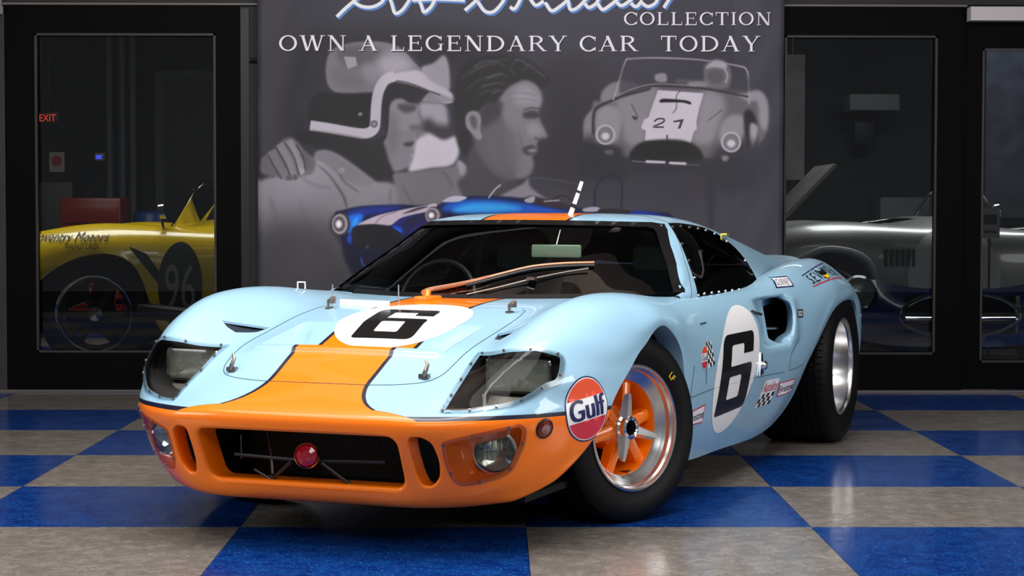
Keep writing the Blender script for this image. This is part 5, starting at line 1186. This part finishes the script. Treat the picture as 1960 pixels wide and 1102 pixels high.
struct(MB().box((0, WY+.06, 2.7), (12.4, .14, 1.14)).build('wall_header', wall_m, smooth=False))
struct(MB().box((-2.0, WY-.012, 2.123), (1.40, .03, .010)).build('trim_1', mat('trim_pale', '#6d6660', .4), smooth=False))
struct(MB().box((2.05, WY-.012, 2.123), (1.06, .03, .010)).build('trim_2', mat('trim_pale', '#6d6660', .4), smooth=False))
struct(MB().box((3.2, WY-.02, 2.077), (1.22, .10, .075)).build('trim_3', mat('trim_white', '#c9c3c4', .5), smooth=False))
struct(MB().box((-3.2, WY-.02, 2.115), (1.00, .10, .10)).build('trim_4', mat('trim_white'), smooth=False))
struct(MB().box((0, WY-.01, .006), (12.4, .04, .010)).build('trim_5', mat('threshold', '#6b655f', .35, metal=.3), smooth=False))
struct(MB().box((-1.375, WY+.02, 1.05), (.045, .06, 2.1)).build('trim_6', mat('post_black', '#121113', .4), smooth=False))
tag(MB().cyl((-1.345, WY-.03, 1.82), (-1.30, WY-.03, 1.82), .012, seg=10).cyl((-1.345, WY-.03, 1.82), (-1.345, WY+.02, 1.82), .008, seg=10).build('wall_bracket', mat('post_black')), 'small dark bracket sticking out beside the banner, upper left', 'bracket')
# the banner itself, slightly wavy cloth hung in front of the wall
def un_at(u, v, y):   # where the photograph's banner corners stand on the plane y (used once, to size the cloth)
    return ((u-980)/3748.18*1.0*(y) , 0, 0)
bx0, bx1 = -1.3115, 1.5835; by = 10.66
def px2w(u, v):
    f, pi_, ya = 3748.18, PITCH, YAW; x = (u-980)/f; up = -(v-551)/f
    yf = math.cos(pi_)+up*math.sin(pi_); Z = -math.sin(pi_)+up*math.cos(pi_); X = x*math.cos(ya)-yf*math.sin(ya); Y = x*math.sin(ya)+yf*math.cos(ya); t = by/Y; return X*t, 1.0068+Z*t
NX, NZ = 90, 60; V = []; UVs = []; c00, c10, c01, c11 = px2w(BX0, BY0), px2w(BX1, BY0), px2w(BX0, BY1), px2w(BX1, BY1)
u0, u1 = (490.5-BX0)/(BX1-BX0), (1501-BX0)/(BX1-BX0)
for j in range(NZ+1):
    for i in range(NX+1):
        t = j/NZ; taper = .008*t; s = u0+(u1-u0)*i/NX; s = s - (s-.5)*taper
        X = (c00[0]*(1-s)+c10[0]*s)*(1-t)+(c01[0]*(1-s)+c11[0]*s)*t; Z = (c00[1]*(1-s)+c10[1]*s)*(1-t)+(c01[1]*(1-s)+c11[1]*s)*t
        y = by + .008*math.sin(i*.35+t*2)*(.3+.7*t) + .005*math.sin(i*.12+j*.2) + .004*math.sin(j*.5+i*.9)*(abs(i/NX-.5) > .42)
        V.append((X, y, Z)); UVs.append((s, 1-t))
F = [(j*(NX+1)+i, (j+1)*(NX+1)+i, (j+1)*(NX+1)+i+1, j*(NX+1)+i+1) for j in range(NZ) for i in range(NX)]
bme = mesh_of('banner', V, F); uvl = bme.uv_layers.new(name='uv')
for l in bme.loops: uvl.data[l.index].uv = UVs[l.vertex_index]
bmat = bpy.data.materials.new('banner_cloth'); bmat.use_nodes = True; nt = bmat.node_tree; b = nt.nodes['Principled BSDF']; ti = nt.nodes.new('ShaderNodeTexImage'); ti.image = bimg; ti.extension = 'EXTEND'; nt.links.new(ti.outputs[0], b.inputs['Base Color']); b.inputs['Roughness'].default_value = .55; b.inputs['Specular IOR Level'].default_value = .3
ba = link('banner', bme, bmat); ba.modifiers.new('s', 'SOLIDIFY').thickness = .002
tag(ba, 'large grey printed banner with two men, a white helmet and a number 21 roadster', 'banner')
MB().cyl((-1.33, by+.01, 2.40), (1.60, by+.01, 2.40), .014, seg=12).build('banner_pole', mat('post_black'), ba)
# ------------------------------------------------------------------ the dim workshop behind the glass
struct(MB().box((0, 18.75, 1.7), (16, .12, 3.4)).build('wall_workshop', mat('workshop_wall', '#202326', .7), smooth=False))
struct(MB().box((-7.6, 14.7, 1.7), (.12, 7.8, 3.4)).box((7.6, 14.7, 1.7), (.12, 7.8, 3.4)).build('wall_sides', mat('workshop_wall'), smooth=False))
struct(MB().box((0, 14.7, 3.33), (15.2, 7.7, .1)).build('ceiling', mat('workshop_ceiling', '#17181a', .8), smooth=False))
area('workshop_lamp', (-3.0, 12.6, 3.15), (2.4, 1.0), 190, (0, 0, 0), (1, .95, .88)); area('workshop_lamp', (3.2, 13.4, 3.15), (2.4, 1.0), 240, (0, 0, 0), (.95, .97, 1))
ROAD = [
 [(.62,0,.22),(.60,.3,.22),(.52,.5,.24),(.45,.62,.27),(.40,.70,.30),(.36,.74,.31),(.33,.76,.31)],
 [(.80,0,.42),(.78,.3,.42),(.68,.5,.43),(.60,.63,.44),(.50,.73,.44),(.42,.77,.43),(.36,.79,.42)],
 [(.72,0,.58),(.70,.3,.59),(.66,.5,.63),(.60,.63,.64),(.50,.74,.58),(.40,.79,.52),(.31,.80,.50)],
 [(.40,0,.70),(.40,.3,.70),(.38,.5,.74),(.35,.65,.78),(.30,.77,.70),(.22,.81,.62),(.17,.82,.60)],
 [(0,0,.76),(0,.3,.76),(0,.5,.79),(0,.66,.83),(0,.79,.76),(0,.83,.69),(0,.835,.655)],
 [(-.4,0,.82),(-.4,.3,.82),(-.4,.5,.81),(-.38,.66,.81),(-.34,.77,.74),(-.28,.81,.62),(-.24,.82,.58)],
 [(-.7,0,.86),(-.7,.3,.86),(-.7,.5,.84),(-.68,.68,.79),(-.6,.77,.70),(-.48,.80,.50),(-.34,.80,.30)],
 [(-1.0,0,.84),(-1.0,.3,.84),(-1.0,.5,.82),(-1.0,.69,.78),(-.98,.78,.68),(-.9,.80,.45),(-.5,.78,.18)],
 [(-1.5,0,.74),(-1.5,.3,.74),(-1.5,.5,.76),(-1.5,.70,.77),(-1.5,.79,.68),(-1.5,.81,.45),(-1.4,.78,.17)],
 [(-1.9,0,.80),(-1.9,.3,.80),(-1.9,.5,.80),(-1.9,.70,.82),(-1.9,.84,.72),(-1.9,.86,.5),(-1.85,.82,.2)],
 [(-2.1,0,.80),(-2.1,.3,.80),(-2.1,.5,.82),(-2.1,.70,.86),(-2.1,.86,.77),(-2.08,.885,.62),(-2.0,.87,.42)],
 [(-2.3,0,.79),(-2.3,.3,.79),(-2.3,.5,.81),(-2.3,.70,.87),(-2.3,.86,.79),(-2.3,.89,.70),(-2.3,.88,.66)],
 [(-2.6,0,.76),(-2.6,.3,.76),(-2.6,.5,.77),(-2.6,.68,.82),(-2.6,.83,.73),(-2.58,.87,.60),(-2.55,.86,.56)],
 [(-2.9,0,.68),(-2.9,.3,.68),(-2.9,.5,.68),(-2.88,.64,.72),(-2.82,.76,.62),(-2.75,.82,.5),(-2.66,.84,.38)],
 [(-3.1,0,.50),(-3.1,.3,.50),(-3.08,.5,.50),(-3.0,.6,.52),(-2.92,.7,.48),(-2.82,.78,.42),(-2.7,.82,.25)]]
def roadster(name, label, paint, loc, rz, k=1.0, hood=True, sx=0):
    car = empty(name, label, 'car', loc, (0, 0, rz)); car.scale = (k, k, k)
    S = surface(np.array([mir(r) for r in ROAD]), 7, 5)
    def keep(i, j):
        p = (S[i, j]+S[i+1, j+1])/2; x, y = p[0], abs(p[1])
        if -1.72 < x < -.98 and y < .60: return False
        if not hood and -.62 < x < .30 and y < .40: return False
        if x > .62 and y < .34 and .30 < p[2] < .54: return False
        return True
    me = grid_mesh('body', S, keep); c = max(me.polygons, key=lambda p: p.center.z)
    if c.normal.z < 0: me.flip_normals()
    o = link('body', me, paint, car); o.modifiers.new('s', 'SOLIDIFY').thickness = .012
    MB().box((-1.2, 0, .22), (3.4, 1.30, .04)).box((.45, 0, .42), (.06, .9, .3)).box((-1.8, 0, .5), (.05, 1.3, .5)).build('underbody', dark, car)
    MB().tube([Vector((.70+.06*math.cos(a)**2, .36*math.cos(a), .42+.135*math.sin(a))) for a in np.linspace(0, 6.283, 41)[:-1]], .014, 8, True).build('grille_ring', chrome, car)
    MB().tube([(.74, -.34, .40), (.80, 0, .40), (.74, .34, .40)], .010, 8).build('grille_bar', chrome, car)
    for y in (.63, -.63):
        M_ = Matrix.Translation((.585, y, .56)) @ Vector((1, 0, .08)).to_track_quat('Z', 'Y').to_matrix().to_4x4()
        h_ = MB().lathe([(.10, -.05), (.108, .0), (.106, .018), (.092, .022), (.09, .012)], 28, M_).build('headlamp', chrome, car); MB().lathe([(.09, .010), (.05, .034), (.0001, .042)], 24, M_).build('lamp_glass', mat('lamp_lens', '#8c8f92', .1, metal=.6, bump=(30, .4)), h_)
        M2 = Matrix.Translation((.66, y*.94, .34)) @ Vector((1, 0, 0)).to_track_quat('Z', 'Y').to_matrix().to_4x4(); MB().lathe([(.035, -.03), (.036, .01), (.0001, .02)], 16, M2).build('indicator', mat('amber_lens'), car)
    MB().tube([(x_+sx, y_, z_) for x_, y_, z_ in [(-.80, -.56, .80), (-.93, -.55, 1.02), (-.97, -.50, 1.06), (-.99, 0, 1.08), (-.97, .50, 1.06), (-.93, .55, 1.02), (-.80, .56, .80)]], .010, 8).build('windscreen_frame', chrome, car)
    MB().add([(-.80+sx, -.55, .81), (-.80+sx, .55, .81), (-.965+sx, .53, 1.05), (-.965+sx, -.53, 1.05)], [(0, 1, 2, 3)]).build('windscreen', glass('thin_clear'), car)
    MB().tube([(-1.78, .16, .70), (-1.76, .17, 1.06), (-1.76, .30, 1.16), (-1.76, .43, 1.06), (-1.78, .44, .70)], .022, 10).build('roll_bar', mat('post_black'), car)
    MB().tube([Vector((-1.12+.06*math.sin(a), .34+.17*math.cos(a), .86+.16*math.sin(a))) for a in np.linspace(0, 6.283, 25)[:-1]], .012, 6, True).build('steering_wheel', black, car)
    MB().cyl((-1.10+sx*1.8, .68, .78), (-1.08+sx*1.8, .70, .90), .008, seg=8).cyl((-1.08+sx*1.8, .70, .90), (-1.11+sx*1.8, .70, .905), .045, seg=16).build('side_mirror', chrome, car)
    for y in (.80, -.80): MB().tube([(-.25, y*.99, .34), (-1.0, y*1.04, .26), (-1.9, y*1.03, .25)], .045, 10).build('side_pipe', black, car)
    return car, o
def simple_wheel(parent, x, y, r, label=None):
    w = empty('wheel', parent=parent); w.location = (x, y, r); w.rotation_euler = (R(-90 if y > 0 else 90), 0, 0)
    link('tire', tire_mesh(r, r*.66, .11, 5, 40), rubber, w); MB().lathe([(r*.68, .10), (r*.70, .112), (r*.66, .10), (r*.60, .07), (r*.57, .02)], 40).build('rim', chrome, w)
    for k_ in range(6):
        m = MB(); m.box((.10, 0, .035), (.15, .034, .02), Matrix.Rotation(R(60*k_), 4, 'Z')); m.build('spoke', mat('spoke_dark', '#3a3a3c', .3, metal=.8), w)
    MB().lathe([(.045, .03), (.04, .07), (.0001, .075)], 16).build('hub', chrome, w)
yellow_m = mat('yellow_paint', '#d9b400', .28, coat=.8); silver_m = mat('gunmetal_paint', '#85827c', .34, metal=.4, coat=.5); cobalt = mat('cobalt_paint', '#0b1f63', .25, coat=.8)
yc, yb = roadster('yellow_race_car', 'yellow open race car with black number 96 roundel behind the left door', yellow_m, (-2.51, 13.12, 0), math.pi, 1.10, sx=.40)
for x in (0, -2.29):
    for y in (.70, -.70): simple_wheel(yc, x, y, .315)
scv, sb = roadster('grey_roadster', 'dark silver roadster with its hood raised and a pale disc on its flank', silver_m, (2.146, 13.36, .10), math.pi, 1.0, hood=False)
for x in (0, -2.29):
    for y in (.70, -.70): simple_wheel(scv, x, y, .315)
S_SILVER = [(x_, y_+.012, z_) for x_, y_, z_ in spline2([r[-1] for r in ROAD[1:7]], 4)]
hdm = MB().box((.31, 0, .01), (.68, .80, .03), None, .01); hd = hdm.build('raised_hood', silver_m, scv); hd.location = (.34, 0, .73); hd.rotation_euler = (0, 0, math.pi); hd.data.transform(Matrix.Rotation(R(-46), 4, 'Y'))
bcv = empty('roadster_nose', 'deep blue nose panel with chrome lamps and pale stripe before the silver roadster', 'car body section', (2.68, 11.98, 0), (0, 0, -math.pi/2)); bcv.scale = (.95,)*3
NS = surface(np.array([mir(r) for r in ROAD[:3]]), 9, 6)
nme = grid_mesh('panel', NS, lambda i, j: not ((NS[i, j][0]+NS[i+1, j+1][0])/2 > .62 and abs(NS[i, j][1]) < .34 and .30 < (NS[i, j][2]+NS[i+1, j+1][2])/2 < .54))
if max(nme.polygons, key=lambda p: p.center.z).normal.z < 0: nme.flip_normals()
bb = link('nose_panel', nme, cobalt, bcv)
MB().tube([Vector((.70+.06*math.cos(a)**2, .36*math.cos(a), .42+.135*math.sin(a))) for a in np.linspace(0, 6.283, 41)[:-1]], .014, 8, True).build('grille_ring', chrome, bcv)
MB().tube([(.74, -.34, .40), (.80, 0, .40), (.74, .34, .40)], .010, 8).build('grille_bar', chrome, bcv)
MB().box((.50, 0, .42), (.04, .8, .26)).build('grille_void', dark, bcv)
for y in (.63, -.63):
    M_ = Matrix.Translation((.70, y*.97, .555)) @ Vector((1, 0, .08)).to_track_quat('Z', 'Y').to_matrix().to_4x4()
    h_ = MB().lathe([(.10, -.05), (.108, .0), (.106, .018), (.092, .022), (.09, .012)], 28, M_).build('headlamp', chrome, bcv); MB().lathe([(.09, .010), (.05, .034), (.0001, .042)], 24, M_).build('lamp_glass', mat('lamp_lens', '#8c8f92', .1, metal=.6, bump=(30, .4)), h_)
    MB().box((.30, y*.8, .12), (.05, .05, .24)).build('stand_leg', MATS['post_black'], bcv, False)
def body_decal(body, poly_fr, fr_, polys, m, parent, name, label=None, off=.004, d=.05):
    return decal(name, body, fr_, polys, m, parent, off=off, d=d, dens=.03, label=label)
SR = Surf(bb.data); body_decal(SR, None, AX['z'], [[(.81,-.17),(.81,.17),(.722,.17),(.722,-.17)]], mat('stripe_pale', '#b9b6ae', .4), bcv, 'stripe'); body_decal(SR, None, AX['x'], [[(-.17,.20),(.17,.20),(.17,.29),(-.17,.29)]], mat('stripe_pale'), bcv, 'stripe')
SG2 = Surf(sb.data); body_decal(SG2, None, AX['y+'], [ell((-.80, .47), (-.30, 0), (0, .33))], mat('disc_pale', '#b5b1a8', .5), scv, 'number_roundel', off=.006)
SY = Surf(yb.data); ypf = AX['y+']
body_decal(SY, None, ypf, [ell((-.49, .48), (-.125, 0), (0, .245))], mat('roundel_black', '#121212', .5), yc, 'number_roundel', off=.006)
body_decal(SY, None, ypf, fitbox([[(-x, y) for x, y in P] for P in text_polys('96', 1, .03)], .17, .26, -.49, .47), mat('number_grey', '#8a8580', .5), yc, 'racing_number', off=.009, d=0)
body_decal(SY, None, ypf, [[(-.20,.70),(-.30,.66),(-.40,.52),(-.42,.44),(-.36,.50),(-.28,.60)]], mat('roundel_black'), yc, 'black_flash', off=.006, d=0)
body_decal(SY, None, ypf, fitbox([[(-x, y) for x, y in P] for P in text_polys('Coventry Motors', 1, 0, .4)], .46, .07, .14, .745), mat('roundel_black'), yc, 'lettering', off=.006, d=0)
body_decal(SY, None, ypf, fitbox([[(-x, y) for x, y in P] for P in text_polys('WALNUT CREEK', 1, 0)], .20, .03, .06, .700), mat('roundel_black'), yc, 'lettering', off=.006, d=0)
# workshop odds and ends
def at(u, v, y):
    x = (u-949)/3748*y; return x, 1.0068+(400.3-v)/3748*y
x, z = at(96, 228, 17.2); e = MB().box((0, 0, 0), (.19, .05, .105), None, .01).build('exit_sign', mat('sign_case', '#3a2420', .5)); e.location = (x, 17.2, z); tag(e, 'glowing red exit sign up in the dark workshop', 'sign')
v2, F2 = fill2(fitbox(text_polys('EXIT', 1, .02), .14, .06), 0); link('lettering', mesh_of('l', [(v.x, -.028, v.y) for v in v2], F2), mat('exit_red', (.9, .05, .03), .5, emit=((1, .06, .04), 1.6)), e, False)
MB().cyl((0, .02, .05), (0, .02, 3.28-z), .01, seg=8).build('hanging_rod', mat('post_black'), e)
x, z = at(112, 312, 16.9); e = MB().box((x, 16.9, z), (.13, .012, .17)).build('paper_notice', mat('paper', '#8d8988', .7), smooth=False); tag(e, 'small white notice with a red disc on a dark cabinet', 'notice'); MB().cyl((x, 16.890, z+.01), (x, 16.893, z+.01), .045, seg=24).build('red_disc', mat('notice_red', '#8e1f22', .6), e)
x, z = at(96, 380, 17.2); tag(MB().box((x-.05, 17.25, .62), (.62, .55, 1.24), None, .02).build('dark_cabinet', mat('cabinet_dark', '#0e0c0d', .5)), 'tall black cabinet at the back of the workshop', 'cabinet')
x, z = at(180, 340, 16.2); tc_ = MB().box((x, 16.3, .62), (.50, .42, .95), None, .015).build('tool_chest', mat('tool_red', '#7d150f', .35)); tag(tc_, 'red tool chest standing behind the yellow race car', 'tool chest')
for k in range(5): MB().box((x, 16.08, .28+.17*k), (.46, .02, .145), None, .004).build('drawer', mat('tool_red'), tc_); 
x, z = at(236, 350, 16.4); tag(MB().lathe([(.0001, 0), (.13, 0), (.15, .95), (.13, .98), (.0001, 1.0)], 20, Matrix.Translation((x+.22, 16.5, 0))).build('blue_drum', mat('drum_blue', '#143a78', .4)), 'blue drum beside the red tool chest', 'drum')
x, z = at(192, 302, 16.6); sc2 = MB().box((x, 16.65, z), (.09, .06, .07), None, .005).build('glowing_display', mat('case_grey', '#55565c', .5)); tag(sc2, 'small display glowing blue above the tool chest', 'display'); MB().box((x-.005, 16.618, z), (.05, .004, .035)).build('screen', mat('screen_blue', (.02, .02, .4), .5, emit=((.08, .1, 1), 2.0)), sc2); MB().cyl((x, 16.66, 0), (x, 16.66, z), .012, seg=8).build('stand', mat('post_black'), sc2)
x0_, _ = at(300, 400, 18.5); x1_, _ = at(413, 400, 18.5); pd = MB().box(((x0_+x1_)/2, 18.50, 1.55), (x1_-x0_, .04, 1.5)).build('framed_board', mat('board_frame', '#4a4d50', .6), smooth=False); tag(pd, 'grey framed board leaning on the workshop wall, left door', 'board'); MB().box(((x0_+x1_)/2+.03, 18.475, 1.55), (x1_-x0_-.12, .02, 1.36)).build('board_face', mat('board_face', '#17181a', .5), pd, False)
for x_, w_ in ((-3.62, 'leftmost'), (-3.50, 'middle'), (-3.40, 'rightmost')): tag(MB().cyl((x_, 18.40, 0), (x_, 18.40, 3.27), .035, seg=12).build('wall_pipe', mat('pipe_grey', '#5a5c60', .5)), w_ + ' of three grey pipes running up the workshop wall, left door', 'pipe', 'pipes side by side on the workshop wall')
x, z = at(1672, 195, 18.0); cb = MB().box((x, 18.2, z), (.46, .45, .15), None, .01).build('wall_heater', mat('heater_grey', '#8a8a88', .6)); tag(cb, 'pale box heater high on the workshop wall', 'heater')
for k in range(8): MB().box((x-.12+.034*k, 18.40, z+.62), (.012, .02, 1.0)).build('cable', mat('cable_dark', '#0c0c0d', .6), cb, False)
x, z = at(1668, 240, 18.0); tag(MB().box((x, 18.42, z-.02), (.20, .18, .30), None, .01).build('switch_box', mat('cabinet_dark')), 'dark switch box under the box heater', 'switch box')
x, z = at(1720, 380, 17.5); tag(MB().box((x+.1, 17.7, .56), (.55, .5, 1.12), None, .02).build('grey_locker', mat('locker_grey', '#4f5356', .6)), 'low grey locker behind the silver roadster', 'locker')
x, z = at(1516, 190, 16.5); po_ = MB().box((x, 16.5, z-.15), (.20, .02, 1.05)).build('hanging_poster', mat('poster_pink', '#6b6062', .7, noise=(6, .6)), smooth=False); tag(po_, 'narrow pinkish grey poster hanging beside the banner edge', 'poster'); MB().cyl((x, 16.52, z+.36), (x, 16.52, 3.28), .006, seg=6).build('cord', mat('post_black'), po_)
x, z = at(1925, 250, 14.2); po_ = MB().box((x+.25, 14.2, z), (.80, .02, 1.25)).build('engine_poster', mat('poster_dark', '#2a2c38', .4, noise=(9, .9)), smooth=False); tag(po_, 'dark blue poster of engine parts behind the far right door', 'poster'); MB().cyl((x+.25, 14.22, z+.6), (x+.25, 14.22, 3.28), .006, seg=6).build('cord', mat('post_black'), po_)
x, z = at(1896, 425, 12.0); ca = MB().box((x, 12.0, z), (.12, .008, .19)).build('info_card', mat('card_white', '#a7a2a4', .6), smooth=False); tag(ca, 'white information card on a thin stand behind the far right door', 'card'); MB().cyl((x, 12.01, 0), (x, 12.01, z), .008, seg=8).build('stand', mat('post_black'), ca); MB().box((x, 11.994, z+.02), (.08, .002, .06)).build('printed_picture', mat('board_face'), ca, False); MB().box((x, 11.994, z-.055), (.08, .002, .014)).build('red_line', mat('notice_red'), ca, False)

# ceiling of the hall over the car (outside the picture, seen only as reflections)
struct(MB().box((0, 3.4, 3.45), (14, 14.6, .1)).build('ceiling_front', mat('ceiling_brown', '#8a7c74', .8, noise=(1.2, .8)), smooth=False))
for k_, (x_, w_) in enumerate(((-2.2, .16), (.1, .22), (2.4, .16))): struct(MB().tube([(x_, 7.4+.2*k_, 3.15), (x_+.3, 8.6, 3.05), (x_+.1, 10.6, 3.12)], w_, 20).build('trim_%d' % (10+k_), mat('reflected_duct', '#a79c92', .35, metal=.5)))  # ducts added out of view as shapes for the windscreen to reflect
struct(MB().box((0, 8.3, 3.2), (9, .18, .3)).build('trim_14', mat('reflected_beam', '#8d8078', .6), smooth=False))  # unseen beam, likewise added for the windscreen reflections

tag(MB().box((3.25, 13.36, .05), (4.9, 2.0, .10), None, .01).build('display_platform', mat('cabinet_dark')), 'low black platform under the silver roadster', 'platform')
tb_ = []
for p in S_SILVER: tb_.append(tuple(p))
MB().tube(tb_, .022, 8).build('arch_flare', mat('flare_silver', '#a5a29b', .35, metal=.4), scv)
ls_ = MB()
for k_ in range(6): ls_.box((-.36-.035*k_, .818, .60), (.016, .012, .11))
ls_.build('side_louvre', MATS['post_black'], scv)['kind'] = 'stuff'
